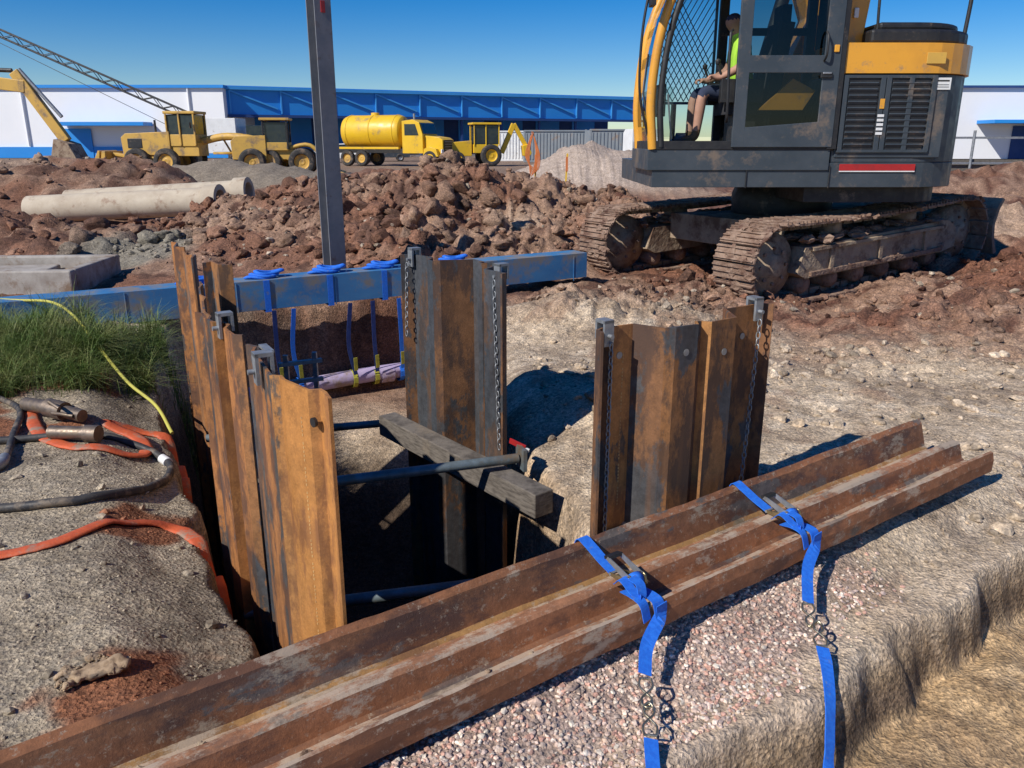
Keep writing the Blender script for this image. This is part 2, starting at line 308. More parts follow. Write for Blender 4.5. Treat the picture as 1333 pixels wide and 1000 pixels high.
    def sheet(s,path,z0,z1,th,mat):
        P=[Vector((x,y)) for x,y in path]; N=len(P); off=[]
        ml=mat if isinstance(mat,list) else [mat]*(N-1)
        for i in range(N):
            ns=[]
            if i>0: d=(P[i]-P[i-1]).normalized(); ns.append(Vector((-d.y,d.x)))
            if i<N-1: d=(P[i+1]-P[i]).normalized(); ns.append(Vector((-d.y,d.x)))
            n=sum(ns,Vector((0,0))).normalized(); off.append(n/max(.5,n.dot(ns[0])))
        nz=8; zs=[z0+(z1-z0)*k/nz for k in range(nz+1)]
        vs=[]
        jit=[random.uniform(-.005,.005) for _ in range(N)]
        for kz,z in enumerate(zs):
            jj=1 if kz==nz else 0
            for i in range(N): vs.append((P[i].x+off[i].x*th/2,P[i].y+off[i].y*th/2,z+jit[i]*jj))
            for i in range(N): vs.append((P[i].x-off[i].x*th/2,P[i].y-off[i].y*th/2,z+jit[i]*jj))
        fs=[];fm=[];W=2*N
        for k in range(nz):
            a=k*W;b=a+W
            for i in range(N-1):
                fs.append((a+i+1,a+i,b+i,b+i+1)); fs.append((a+N+i,a+N+i+1,b+N+i+1,b+N+i)); fm+=[ml[i]]*2
            fs.append((a,a+N,b+N,b)); fs.append((a+N+N-1,a+N-1,b+N-1,b+2*N-1)); fm+=[ml[0],ml[-1]]
        t=nz*W
        for i in range(N-1): fs.append((t+i,t+N+i,t+N+i+1,t+i+1)); fm.append(ml[i])
        s.add(vs,fs,fm)
    def ribbon(s,pts,w,th,mat,side=None):
        P=[Vector(p) for p in pts];N=len(P);vs=[]
        for i in range(N):
            t=(P[min(i+1,N-1)]-P[max(i-1,0)]).normalized()
            sd=Vector(side) if side is not None else t.cross(Vector((0,0,1)))
            sd=(sd-t*sd.dot(t)).normalized(); n=sd.cross(t)
            for a,b in((-1,-1),(1,-1),(1,1),(-1,1)): vs.append(P[i]+sd*(a*w/2)+n*(b*th/2))
        fs=[(i*4+k,i*4+(k+1)%4,i*4+4+(k+1)%4,i*4+4+k) for i in range(N-1) for k in range(4)]+[(3,2,1,0),(N*4-4,N*4-3,N*4-2,N*4-1)]
        s.add(vs,fs,mat)
    def finish(s,parent=None,bevel=0,seg=2):
        me=bpy.data.meshes.new(s.name); me.from_pydata(s.v,[],s.f); 
        for m in s.mats: me.materials.append(m)
        me.polygons.foreach_set('material_index',s.mi); me.polygons.foreach_set('use_smooth',s.sm)
        bm=bmesh.new(); bm.from_mesh(me); bmesh.ops.recalc_face_normals(bm,faces=bm.faces); bm.to_mesh(me); bm.free(); me.update()
        o=bpy.data.objects.new(s.name,me); scene.collection.objects.link(o); o.matrix_world=s.OM
        if parent: o.parent=parent
        if bevel:
            b=o.modifiers.new('bevel','BEVEL'); b.width=bevel; b.segments=seg; b.limit_method='ANGLE'; b.angle_limit=R(40); b.harden_normals=False
        return o
def empty(name,loc=(0,0,0)):
    e=bpy.data.objects.new(name,None); scene.collection.objects.link(e); e.location=loc; e.empty_display_size=.2; return e
def cr(pts,n=8):
    P=[Vector(p) for p in pts]; P=[P[0]*2-P[1]]+P+[P[-1]*2-P[-2]]; out=[]
    for i in range(1,len(P)-2):
        for k in range(n):
            t=k/n; a,b,c,d=P[i-1:i+3]
            out.append(.5*((2*b)+(c-a)*t+(2*a-5*b+4*c-d)*t*t+(-a+3*b-3*c+d)*t**3))
    out.append(P[-2]); return out
def npmesh(name,V,F,mat,col=None,smooth=True):
    me=bpy.data.meshes.new(name); k=F.shape[1]
    me.vertices.add(len(V)); me.vertices.foreach_set('co',V.astype(np.float32).ravel())
    me.loops.add(F.size); me.loops.foreach_set('vertex_index',F.astype(np.int32).ravel())
    me.polygons.add(len(F)); me.polygons.foreach_set('loop_start',np.arange(0,F.size,k,dtype=np.int32)); 
    try: me.polygons.foreach_set('loop_total',np.full(len(F),k,dtype=np.int32))
    except Exception: pass
    me.update(calc_edges=True); me.validate()
    me.polygons.foreach_set('use_smooth',np.full(len(me.polygons),smooth))
    if col is not None:
        a=me.color_attributes.new('Col','FLOAT_COLOR','POINT'); c=np.ones((len(V),4),np.float32); c[:,:3]=col; a.data.foreach_set('color',c.ravel())
    me.materials.append(mat); o=bpy.data.objects.new(name,me); scene.collection.objects.link(o); return o
# ------------------------------------------------------------------ ground mesh
def axis(lo,hi,st,zones_lo,zones_hi):
    a=list(np.arange(lo,hi,st)); s=st; x=a[-1]
    for lim,g in zones_hi:
        while x<lim: s*=g; x+=s; a.append(x)
    s=st; x=lo; b=[]
    for lim,g in zones_lo:
        while x>lim: s*=g; x-=s; b.append(x)
    return np.array(b[::-1]+a)
ax=axis(-3.1,3.1,.022,[(-14,1.018),(-700,1.12)],[(14,1.015),(700,1.12)])
ay=axis(1.4,6.4,.024,[(-.5,1.05),(-40,1.3)],[(15,1.007),(36,1.03),(900,1.1)])
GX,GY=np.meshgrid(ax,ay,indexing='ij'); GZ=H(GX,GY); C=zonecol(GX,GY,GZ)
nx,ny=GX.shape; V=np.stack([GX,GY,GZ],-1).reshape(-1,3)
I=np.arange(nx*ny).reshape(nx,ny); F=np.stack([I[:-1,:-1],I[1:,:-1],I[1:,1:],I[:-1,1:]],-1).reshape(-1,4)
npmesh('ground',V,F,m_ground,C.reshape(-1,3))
# ------------------------------------------------------------------ scatter
def ico(sub,seed,amp):
    bm=bmesh.new(); bmesh.ops.create_icosphere(bm,subdivisions=sub,radius=1); v=np.array([q.co[:] for q in bm.verts]); f=np.array([[q.index for q in p.verts] for p in bm.faces]); bm.free()
    r=np.random.default_rng(seed); 
    d=r.normal(size=(6,3)); d/=np.linalg.norm(d,axis=1)[:,None]
    k=1+amp*(np.cos((v@d.T)*3+r.random(6)*6).mean(1)*2)+r.normal(0,amp*.3,len(v))
    if sub>=3:
        k=k+np.array([.35*mnoise.fractal(Vector(q*2.2)+Vector((seed*7,0,0)),.8,2.1,4) for q in v])
    v=v*k[:,None]
    for q in d[:4]:
        t=v@q; v=v-np.outer(np.maximum(t-.68,0),q)
    return v,f
def scatter(name,xy,size,col,mat,sub=1,amp=.2,flat=.7,sink=.3,smooth=False):
    N=len(xy); var=[ico(sub,i,amp) for i in range(6)]; z=H(xy[:,0],xy[:,1])
    q=rng.normal(size=(N,4)); q/=np.linalg.norm(q,axis=1)[:,None]; w,x,y,zz=q.T
    Rm=np.stack([1-2*(y*y+zz*zz),2*(x*y-w*zz),2*(x*zz+w*y),2*(x*y+w*zz),1-2*(x*x+zz*zz),2*(y*zz-w*x),2*(x*zz-w*y),2*(y*zz+w*x),1-2*(x*x+y*y)],-1).reshape(N,3,3)
    asp=rng.uniform(.55,1.2,(N,3)); Vs=[];Fs=[];Cs=[];o=0
    vi=rng.integers(0,6,N)
    for k in range(6):
        idx=np.where(vi==k)[0]; v,f=var[k]
        if len(idx)==0: continue
        P=np.einsum('nij,nvj->nvi',Rm[idx],v[None]*asp[idx][:,None,:])
        P[:,:,2]*=flat; P=P*size[idx][:,None,None]
        P[:,:,0]+=xy[idx,0][:,None]; P[:,:,1]+=xy[idx,1][:,None]; P[:,:,2]+=(z[idx]+size[idx]*flat*(1-sink*2)*.5)[:,None]
        Vs.append(P.reshape(-1,3)); Fs.append((f[None]+ (np.arange(len(idx))*len(v))[:,None,None]+o).reshape(-1,3)); Cs.append(np.repeat(col[idx],len(v),0)); o+=len(idx)*len(v)
    return npmesh(name,np.concatenate(Vs),np.concatenate(Fs),mat,np.concatenate(Cs),smooth)
def pts(n,x0,x1,y0,y1,f=None):
    p=np.stack([rng.uniform(x0,x1,n),rng.uniform(y0,y1,n)],-1)
    if f is not None: p=p[rng.random(n)<f(p[:,0],p[:,1])]
    return p
out=lambda x,y:(sdf(x,y)<-.02)
g=pts(26000,-.9,2.0,1.5,3.6,lambda x,y:(((x-2.5)*.574-(y-3.9)*.819)>-.3)*(tren(x,y)<-.04)*sm(-.7,-.3,x+(fbm(x*2,y*2,3)-.5)*.6)*sm(1.5,.8,x+(fbm(x*2,y*2,3)-.5)*1.6)*out(x,y))
pal=np.array([(.60,.37,.30),(.66,.52,.45),(.50,.31,.25),(.72,.65,.56),(.40,.33,.29),(.64,.49,.39),(.76,.62,.53),(.46,.37,.335)])
scatter('gravel_bed',g,rng.uniform(.006,.0135,len(g)),np.clip(pal[rng.integers(0,8,len(g))]*rng.uniform(.85,1.15,(len(g),1)),0,.8),m_peb,1,.15)
g=pts(26000,-3.6,3.6,1.7,7.5,lambda x,y:(tren(x,y)<-.03)*out(x,y)*np.clip(.35+1.2*(fbm(x*1.5,y*1.5,3,40)-.4),0,1)*np.where((x+.8)*.84+(y-2.4)*.54<.3,1,.45))
base=zonecol(g[:,0],g[:,1]); scatter('loose_stones',g,rng.uniform(.003,.009,len(g))*(1+3*(rng.random(len(g))<.03)),np.clip(base*rng.uniform(.65,1.4,(len(g),1)),0,.7),m_peb,1,.2)
def hm(x,y): m,h=heapmask(x,y); return m
g1=pts(12000,-6,4,8,15.5,lambda x,y:(hm(x,y)>.12)*out(x,y)*.5)
g2=pts(9000,1.2,9,5.0,12,lambda x,y:np.clip(hm(x,y)*1.2,.14,.6)*sm(5.0,6.8,y))
g3=pts(3500,-13,-4,8,22,lambda x,y:np.clip(hm(x,y),.15,.6))
g=np.concatenate([g1,g2,g3]); sz=.010+.04*rng.random(len(g))**3+.05*(rng.random(len(g))<.02)
base=zonecol(g[:,0],g[:,1]); base=base*rng.uniform(.65,1.25,(len(g),1)); wmask=rng.random(len(g))<.08; base[wmask]=np.array((.44,.37,.29))*rng.uniform(.7,1.1,(wmask.sum(),1))
scatter('dirt_clods',g,sz*(1+.04*g[:,1]),np.clip(base,0,.7),m_clod,1,.28,.8)
g=np.concatenate([pts(480,-5.5,3.5,10.2,14.5,lambda x,y:(hm(x,y)>.2)*out(x,y)),pts(380,2.2,8.5,6.4,10,lambda x,y:np.clip(hm(x,y),.0,.8)),pts(120,-12,-5,11,20,lambda x,y:hm(x,y)>.2)])
sz=.06+.15*rng.random(len(g))**2; base=zonecol(g[:,0],g[:,1])*rng.uniform(.75,1.2,(len(g),1)); scatter('earth_lumps',g,sz*np.where(g[:,0]>2.1,.6,1),np.clip(base,0,.7),m_ground,3,.24,.75,.45,True)
g=np.concatenate([pts(1300,.5,4.2,3.2,6.8,lambda x,y:out(x,y)*.8*(tren(x,y)<-.1)),pts(260,.1,1.2,4.2,6.5,lambda x,y:out(x,y)*.9)]); scatter('rubble',g,.008+.05*rng.random(len(g))**5,np.ones((len(g),3))*np.array((.50,.41,.31))*rng.uniform(.5,1.2,(len(g),1)),m_clod,2,.25)
# ------------------------------------------------------------------ sheet piles
def corr(p0,p1,prof):
    p0=Vector(p0);p1=Vector(p1);d=(p1-p0);L=d.length;d/=L;n=Vector((-d.y,d.x)); U=prof[-1][0]
    return [tuple(p0+d*(u/U*L)+n*w) for u,w in prof]
PU=[(0,.06),(.02,.0),(.045,.0),(.075,.02),(.10,.0),(.20,.0),(.265,.13),(.30,.15),(.42,.15),(.445,.115),(.475,.115),(.50,.15),(.64,.15),(.725,0),(.75,-.015),(.97,-.01),(1.0,.045)]
MU=[m_steelr,m_rustR,m_steelr,m_rustB,m_rustB,m_steelr,m_rustR,m_rustR,m_rustB,m_steelr,m_rustB,m_rustR,m_rust,m_steelr,m_rustR,m_steelr]
b=B('sheet_pile_panel'); pr=[(u,-w) for u,w in PU]; rp=corr((.34,3.27),(1.24,3.86),pr); b.sheet(rp,-.5,.95,.011,MU)
d=Vector((.9,.59)).normalized(); n=Vector((-d.y,d.x))
for u,w,z in ((.13,-.0,.82),(.58,-.15,.80),(.36,-.15,.83),(.86,.012,.80)):
    p=Vector((.34,3.27))+d*(u*1.076)+n*(w-.007); b.cyl((p.x,p.y,z),(p.x-n.x*.002,p.y-n.y*.002,z),.016,m_galv,14)
for k in range(46):
    p=Vector((.34,3.27))+d*(.15*1.076)+n*(-.0065); 
    if k%7: b.box((p.x,p.y,.10+k*.016),(.006,.002,.009),m_mark,(0,0,33))
b.finish()
PC=[(0,.07),(.03,.02),(.21,.02),(.27,-.13),(.31,-.15),(.37,-.15),(.395,-.10),(.43,-.10),(.455,-.15),(.55,-.15),(.61,.04),(.64,.07),(.69,.07),(.71,.03),(.74,.03),(.76,.0),(.97,.0),(1.0,.07)]
MC=[m_steelr,m_steelp,m_steelp,m_steelr,m_steelp,m_steelr,m_steelp,m_steelr,m_steelp,m_steelr,m_steelr,m_steelp,m_steelr,m_steelp,m_steelp,m_steelp,m_steelr]
b=B('sheet_pile_panel'); cp=corr((.0,4.12),(-.62,4.92),PC); b.sheet(cp,-1.95,1.05,.011,MC); b.finish()
b=B('sheet_pile'); b.sheet([(-1.0,2.98),(-.965,2.93),(-.955,2.87),(-.80,2.56),(-.765,2.55),(-.74,2.50),(-.635,2.395),(-.60,2.40),(-.575,2.36),(-.55,2.31)][::-1],-1.6,.96,.011,[m_rustO,m_rustO,m_rustB,m_rustO,m_rustO,m_rustB,m_rust,m_rust,m_steelr])
b.cyl((-.615,2.372,.86),(-.622,2.365,.86),.016,m_black,12)
for k in range(60):
    if k%6: b.box((-.672,2.424,.0+k*.0145),(.0055,.0022,.008),m_mark,(0,0,-45))
b.finish()
b=B('sheet_pile'); b.sheet([(-1.45,3.62),(-1.41,3.60),(-1.37,3.52),(-1.29,3.40),(-1.25,3.42),(-1.21,3.36),(-1.20,3.28),(-1.13,3.18),(-1.09,3.17)][::-1],-1.6,.95,.011,[m_rustR,m_rust,m_rust,m_rustR,m_rustB,m_rust,m_steelr,m_rust]); b.finish()
b=B('sheet_pile_panel'); b.sheet([(-2.0,5.12),(-1.95,5.02),(-1.93,4.92),(-1.82,4.64),(-1.77,4.58),(-1.74,4.46),(-1.62,4.16),(-1.56,4.08),(-1.53,3.96),(-1.44,3.70)][::-1],-1.6,.84,.011,m_rustR); b.finish()
b=B('sheet_pile'); b.sheet([(-2.50,5.95),(-2.44,5.90),(-2.38,5.70),(-2.30,5.68)][::-1],-1.6,.99,.011,[m_rust,m_rustR,m_rust]); b.finish()
b=B('sheet_pile'); b.sheet([(-2.28,5.60),(-2.2,5.45),(-2.13,5.42),(-2.10,5.28)][::-1],-1.6,.97,.011,[m_rustR,m_rust,m_rustR]); b.finish()
b=B('sheet_pile'); b.sheet([(-2.03,5.27),(-1.98,5.30),(-1.88,5.15),(-1.80,5.17)][::-1],-1.6,.94,.011,m_rustR); b.finish()
b=B('sheet_pile'); b.sheet([(-1.06,3.12),(-1.0,3.06),(-.97,2.98)][::-1],-1.6,.93,.011,m_steelp); b.finish()
def clamp(b,x,y,z,ang):
    s=b.M; b.M=Matrix.Translation((x,y,z))@Matrix.Rotation(ang,4,'Z')
    b.box((0,-.026,-.02),(.05,.012,.11),m_galv); b.box((0,.026,-.01),(.05,.012,.07),m_galv); b.box((0,0,.03),(.05,.064,.014),m_galv); b.cyl((0,-.032,-.03),(0,-.055,-.03),.010,m_galv,8); b.M=s
def chain(b,p0,p1,pitch=.03,r=.0033,w=.010,sag=0):
    p0=Vector(p0);p1=Vector(p1);L=(p1-p0).length;n=int(L/pitch);t=(p1-p0)/L;u=t.orthogonal().normalized();v=t.cross(u)
    for i in range(n):
        c=p0+t*(i+.5)*pitch+Vector((0,0,-sag*math.sin(math.pi*i/n))); a=u if i%2 else v; h=pitch*.66; ring=[]
        for k in range(10):
            th=2*math.pi*k/10; ring.append(c+t*(h*math.sin(th)*.95)+a*(w*math.cos(th)*(1 if abs(math.sin(th))<.9 else .9)))
        b.tube(ring,r,m_galv,5,closed=True)
b=B('pile_clamp_chain')
def rpt(u,off): p=Vector((.34,3.27))+d*(u*1.076)+n*off; return p
p=rpt(.055,0); clamp(b,p.x,p.y,.95,R(33)); q=rpt(.06,-.04); chain(b,(q.x,q.y,.92),(q.x,q.y,-.05))
p=rpt(.92,0); clamp(b,p.x,p.y,.95,R(33)); q=rpt(.92,-.04); q2=rpt(.84,-.08); chain(b,(q.x,q.y,.88),(q2.x,q2.y,.0)); b.finish()
b=B('pile_clamp_chain'); clamp(b,-.055,4.23,1.05,R(-52)); chain(b,(-.095,4.20,1.0),(-.07,4.14,.07)); clamp(b,-.59,4.88,1.05,R(-52)); chain(b,(-.635,4.85,1.0),(-.65,4.84,.55)); b.finish()
b=B('pile_clamp'); clamp(b,-1.24,3.4,.96,R(-57)); clamp(b,-.86,2.68,.97,R(-60)); b.box((-.93,2.95,.95),(.03,.12,.01),m_galv,(0,0,30)); b.finish()
b=B('brace_tube'); b.cyl((.03,3.97,.09),(-1.32,3.44,.12),.026,m_brace,18); b.box((.05,3.98,.09),(.02,.12,.12),m_brace,(0,0,20)); b.finish()
b=B('brace_tube'); b.cyl((.2,3.72,-.46),(-1.3,3.42,-.5),.03,m_brace,18); b.finish()
b=B('brace_tube'); b.cyl((-2.15,5.3,-.3),(-.62,5.65,-.28),.028,m_brace,18); b.finish()
b=B('timber_waler'); b.bar((-.80,4.86,-.03),(.16,3.66,-.03),.12,.13,m_timber); b.finish(bevel=.006)
b=B('timber_waler'); b.bar((-.75,2.88,-.02),(-1.45,4.1,-.02),.12,.12,m_timber); b.finish(bevel=.006)
b=B('warning_tag'); b.box((.03,4.02,.15),(.10,.008,.03),m_red,(10,14,-30)); b.box((.07,4.0,.13),(.05,.009,.02),m_white,(10,14,-30)); b.finish()
# ------------------------------------------------------------------ lying pile
LM=Matrix.Translation((2.5,3.9,.06))@Matrix.Rotation(R(35),4,'Z')@Matrix.Rotation(R(-.4),4,'Y')
prof=[(-.012,-.012),(-.014,.05),(-.004,.094),(.010,.096),(.03,.03),(.045,.010),(.13,.006),(.145,.016),(.166,.088),(.178,.098),(.205,.098),(.218,.088),(.24,.018),(.255,.006),(.335,.006),(.35,.020),(.385,.14),(.402,.165)]
LMm=[m_lying,m_lying,m_lyflo,m_lyste,m_lying,m_lyflo,m_lyste,m_lying,m_lyflo,m_lyflo,m_lying,m_lyste,m_lyste,m_lyflo,m_lyyel,m_lyste,m_lying]
th=.010; up=[Vector(p) for p in prof]; N=len(up); off=[]
for i in range(N):
    dd=(up[min(i+1,N-1)]-up[max(i-1,0)]).normalized(); off.append(up[i]+Vector((dd.y,-dd.x))*th)
NS=120; vs=[]
for k in range(NS+1):
    x=-5.6+5.6*k/NS; wz=.0025*math.sin(k*.45)+random.uniform(-.0008,.0008)
    ed=[random.uniform(-.0015,.0015) if i in(0,1,2,3,16,17) else 0 for i in range(N)]
    vs+=[(x,p.x,p.y+wz+ed[i]) for i,p in enumerate(up)]+[(x,p.x,p.y+wz+ed[i]) for i,p in enumerate(off)]
W=2*N; fs=[];fm=[]
for k in range(NS):
    a=k*W;c=a+W
    for i in range(N-1): fs.append((a+i,a+i+1,c+i+1,c+i)); fs.append((a+N+i+1,a+N+i,c+N+i,c+N+i+1)); fm+=[LMm[i]]*2
    fs.append((a+N,a,c,c+N)); fs.append((a+N-1,a+2*N-1,c+2*N-1,c+N-1)); fm+=[m_lying]*2
for a in(0,NS*W):
    for i in range(N-1): fs.append((a+i,a+i+1,a+N+i+1,a+N+i)); fm.append(m_lyste)
b=B('lying_sheet_pile',LM); b.add(vs,fs,fm)
for k in range(70):
    x=-random.uniform(.1,5.2); y=random.choice((.09,.295))+random.uniform(-.035,.035); s=random.uniform(.004,.014); b.lump((x,y,.010),(s*2,s*1.6,s),m_mudfr)
b.finish()
def hook(b,c,t,mat=m_hook,s=1):
    c=Vector(c);t=Vector(t).normalized();u=t.cross(Vector((0,0,1))).normalized()
    for sg in(-1,1):
        P=[c+u*(.018*sg)*s, c+u*(.022*sg)*s+t*.03*s, c+u*(.004*sg)*s+t*.055*s, c-u*(.014*sg)*s+t*.075*s, c-u*(.016*sg)*s+t*.10*s, c+t*.115*s+Vector((0,0,.004*sg)), c+u*(.014*sg)*s+t*.102*s, c+u*(.013*sg)*s+t*.085*s]
        b.tube(cr(P,4),.0042*s,mat,7)
    b.tube([c+u*.02*s,c-u*.02*s],.0042*s,mat,7)
def ratchet(b,x,y,z,ang):
    s=b.M; b.M=b.M@Matrix.Translation((x,y,z))@Matrix.Rotation(ang,4,'Z')
    for k in(-.027,.027):
        b.prism([(-.085,.0),(.04,.0),(.06,.015),(.05,.04),(.02,.048),(-.03,.02),(-.085,.012)],k-.002,k+.002,m_zinc)
        b.prism([(.01,.02),(.03,.045),(-.09,.075),(-.10,.06)],k*1.15-.002,k*1.15+.002,m_galv)
    b.cyl((.025,-.036,.026),(.025,.036,.026),.009,m_galv,10); b.cyl((-.08,-.030,.006),(-.08,.030,.006),.006,m_galv,8)
    b.lathe((.025,0,.026),(0,1,0),[(.001,-.02),(.024,-.02),(.026,0),(.024,.02),(.001,.02)],m_strap,14)
    for k in(-.036,.036): b.lathe((.025,k,.026),(0,1,0),[(.001,-.003),(.02,-.003),(.02,.003),(.001,.003)],m_zinc,12)
    b.box((-.095,0,.068),(.03,.066,.012),m_black,(0,-15,0)); b.box((-.03,0,.008),(.06,.05,.003),m_zinc); b.M=s
def strap(name,x,tail,hookpts,tail2):
    b=B(name); b.M=LM.copy()
    P=[(x-.01,.420,-.03),(x-.01,.417,.12),(x-.008,.402,.176),(x,.36,.160),(x+.0,.29,.132),(x,.21,.108)]
    b.ribbon(cr(P,5),.05,.003,m_strap,side=(1,0,0))
    b.ribbon(cr([(x,.07,.105),(x,.02,.108),(x,-.012,.098),(x,-.028,.05)],5),.05,.003,m_strap,side=(1,0,0))
    ratchet(b,x,.13,.108,R(-90))
    Q=[(x-.035,.16,.11),(x-.055,.11,.15),(x-.06,.05,.13),(x-.05,.02,.12),(x-.03,.05,.15),(x-.035,.09,.16)]
    b.ribbon(cr(Q,6),.042,.003,m_strap,side=(1,.2,0)); 
    Q=[(x-.055,.10,.11),(x-.07,.04,.125),(x-.065,-.005,.11),(x-.06,-.024,.05)]
    b.ribbon(cr(Q,6),.042,.003,m_strap,side=(1,.2,0))
    b.M=Matrix.Identity(4)
    b.ribbon(cr(tail,6),.048,.003,m_strap,side=(.82,.57,0))
    for c,t in hookpts: hook(b,c,t)
    b.ribbon(cr(tail2,6),.046,.004,m_strap,side=(.82,.57,0))
    return b.finish()
e=LM@Vector((-2.43,-.028,.05)); h=LM@Vector((-2.43,-.03,.10))
strap('ratchet_strap',-2.43,[h,e,(.46,2.36,.06),(.44,2.27,.01)],[((.44,2.255,.005),(-.1,-1,-.25)),((.425,2.05,-.045),(.1,1,.25))],[(.425,2.04,-.05),(.42,1.97,-.08),(.42,1.9,-.12),(.42,1.8,-.2),(.42,1.6,-.3)])
e=LM@Vector((-1.53,-.028,.05)); h=LM@Vector((-1.53,-.03,.10))
strap('ratchet_strap',-1.53,[h,e,(1.19,2.88,.06),(1.14,2.72,.0)],[((1.135,2.71,.0),(-.2,-1,-.25)),((1.115,2.50,-.04),(.2,1,.25))],[(1.115,2.49,-.04),(1.10,2.40,-.06),(1.08,2.30,-.12),(1.06,2.22,-.22),(1.04,2.14,-.30),(1.02,1.9,-.33)])
# ------------------------------------------------------------------ blue beam + strops + pipe
A=Vector((.868,.496,0)); bp=Vector((-2.1,8.37,0))
def bt(t,z=0,o=0): return (bp.x+A.x*t-A.y*o,bp.y+A.y*t+A.x*o,z)
b=B('blue_support_beam'); b.bar(bt(-6.5,.20),bt(3.4,.24),.30,.30,m_beam); 
for k in range(-6,4): b.bar(bt(k*1.0+.2,.21,-.153),bt(k*1.0+.21,.21,-.153),.006,.30,m_beam)
b.finish(bevel=.008)
b=B('lifting_strops')
for t in(-1.15,-.5,.15,.75,1.6):
    z=.21+.004*t
    loop=[bt(t,z+.158,-.158),bt(t,z+.158,.158),bt(t,z-.156,.158),bt(t,z-.156,-.158),bt(t,z+.158,-.158)]
    b.ribbon(loop,.06,.006,m_strap,side=A)
    for kk in range(3):
        a0=random.uniform(0,6)
        ring=[Vector(bt(t+.13*math.cos(a)+.05*kk-.03,z+.178+.022*kk+.012*math.sin(2*a+kk),.075*math.sin(a)*(1+.3*math.sin(a0+a*2)))) for a in np.linspace(0,2*math.pi,18)[:-1]]
        b.tube(ring,.028,m_strap,6,closed=True,flat=.6,upv=(0,0,1))
for t,mm in((-.9,m_strapd),(-.45,m_strapd),(-.25,m_strap),(.35,m_strapd),(.6,m_strapd),(.9,m_strap)):
    sw=random.uniform(-.03,.03)
    b.ribbon(cr([bt(t,.06,-.165),bt(t+sw,-.4,-.12),bt(t+.04,-.75,-.1)],5),.045,.006,mm,side=A)
    b.ribbon([bt(t+.03,-.55,-.14),bt(t+.04,-.70,-.12)],.04,.006,m_strapy,side=A)
    loop=[bt(t+.04,-.82+.10*math.sin(a),.10*math.cos(a)) for a in np.linspace(0,2*math.pi,12)]; b.ribbon(loop,.05,.005,m_strapy if mm is m_strapd else m_strap,side=A)
b.finish()
b=B('lilac_water_pipe'); P=[bt(t,-.82+.02*math.sin(t*2),0) for t in np.linspace(-1.6,2.0,14)]; b.tube(P,.085,m_purple,18)
for t in(-.6,.7): b.tube([bt(t,-.82),bt(t+.15,-.82)],.10,m_purple,18)
b.finish()
b=B('steel_trench_prop'); 
for px,py in((-1.75,6.0),(-1.55,6.1)): b.bar((px,py,-.9),(px,py,.12),.035,.035,m_galv)
b.bar((-1.8,5.97,.05),(-1.5,6.12,.05),.04,.03,m_galv); b.bar((-1.8,5.97,-.1),(-1.5,6.12,-.1),.04,.03,m_galv); b.finish()
b=B('steel_column'); cx,cy=-2.15,9.75
b.M=Matrix.Translation((cx,cy,0))@Matrix.Rotation(R(38),4,'Z')
b.box((0,-.10,1.4),(.20,.014,4.0),m_col); b.box((0,.10,1.4),(.20,.014,4.0),m_col); b.box((0,0,1.4),(.010,.186,4.0),m_col); b.box((0,-.11,3.12),(.05,.012,.12),m_red); b.finish(bevel=.002)
for nm,p0,p1 in (('concrete_pipe',(-9.75,16.6,.38),(-5.75,16.2,.58)),('concrete_pipe',(-9.3,17.25,.46),(-5.45,17.05,.68))):
    b=B(nm); b.pipe(p0,p1,.27,.21,m_clay); P0=Vector(p0);P1=Vector(p1); t=(P1-P0).normalized(); b.pipe(P1-t*.25,P1+t*.02,.32,.22,m_clay); b.finish()
b=B('concrete_chamber'); M0=Matrix.Translation((-6.25,9.9,.12))@Matrix.Rotation(R(4),4,'Z'); b.M=M0
b.box((0,-.65,0),(2.2,.14,.30),m_conc); b.box((0,.65,0),(2.2,.14,.30),m_conc); b.box((1.04,0,0),(.12,1.16,.30),m_conc); b.box((-1.04,0,0),(.12,1.16,.30),m_conc); b.box((-.1,0,-.04),(1.9,1.16,.06),m_mudfr); b.box((-.1,.1,.01),(1.1,.8,.08),m_conc,(0,0,6)); b.finish(bevel=.02)
# ------------------------------------------------------------------ hoses, glove, grass
def gpath(L,off,n=8):
    c=cr([(x,y,0) for x,y in L],n); a=np.array([(q.x,q.y) for q in c]); z=H(a[:,0],a[:,1]); return [(q[0],q[1],zz+off) for q,zz in zip(a,z)]
b=B('orange_layflat_hose'); b.tube(gpath([(-2.6,2.95),(-2.19,3.07),(-1.98,3.18),(-1.87,3.44),(-1.72,3.6),(-1.55,3.52),(-1.32,3.25),(-1.18,3.05),(-1.05,2.95)],.012,9),.038,m_orh,10,flat=.25,upv=(0,0,1)); b.finish()
b=B('orange_layflat_hose'); b.tube(gpath([(-3.2,5.15),(-3.1,4.9),(-2.79,4.5),(-2.45,4.32),(-2.2,4.45),(-2.35,4.75),(-2.6,4.85),(-2.3,4.95),(-2.05,4.6),(-1.93,4.35),(-1.75,4.1)],.014,9),.042,m_orh,10,flat=.3,upv=(0,0,1)); b.finish()
b=B('black_hose'); P=gpath([(-3.4,4.3),(-3.02,4.42),(-2.6,4.52),(-2.25,4.55),(-2.02,4.4),(-1.93,4.1),(-1.95,3.8),(-2.11,3.58),(-2.44,3.5),(-2.9,3.45)],.024,10); 
b.tube(P,.022,m_blkh,12); b.tube(P[36:40],.028,m_white,12); b.finish()
b=B('black_hose'); b.tube(gpath([(-3.6,5.3),(-3.2,4.95),(-2.95,4.45),(-2.75,4.05)],.03,8),.02,m_blkh,10); b.tube(gpath([(-2.78,4.1),(-2.74,4.0),(-2.8,3.92)],.035,4),.028,m_galv,10); b.finish()
b=B('hose_coupling'); z=float(H(np.array([-2.85]),np.array([4.85]))[0])+.07
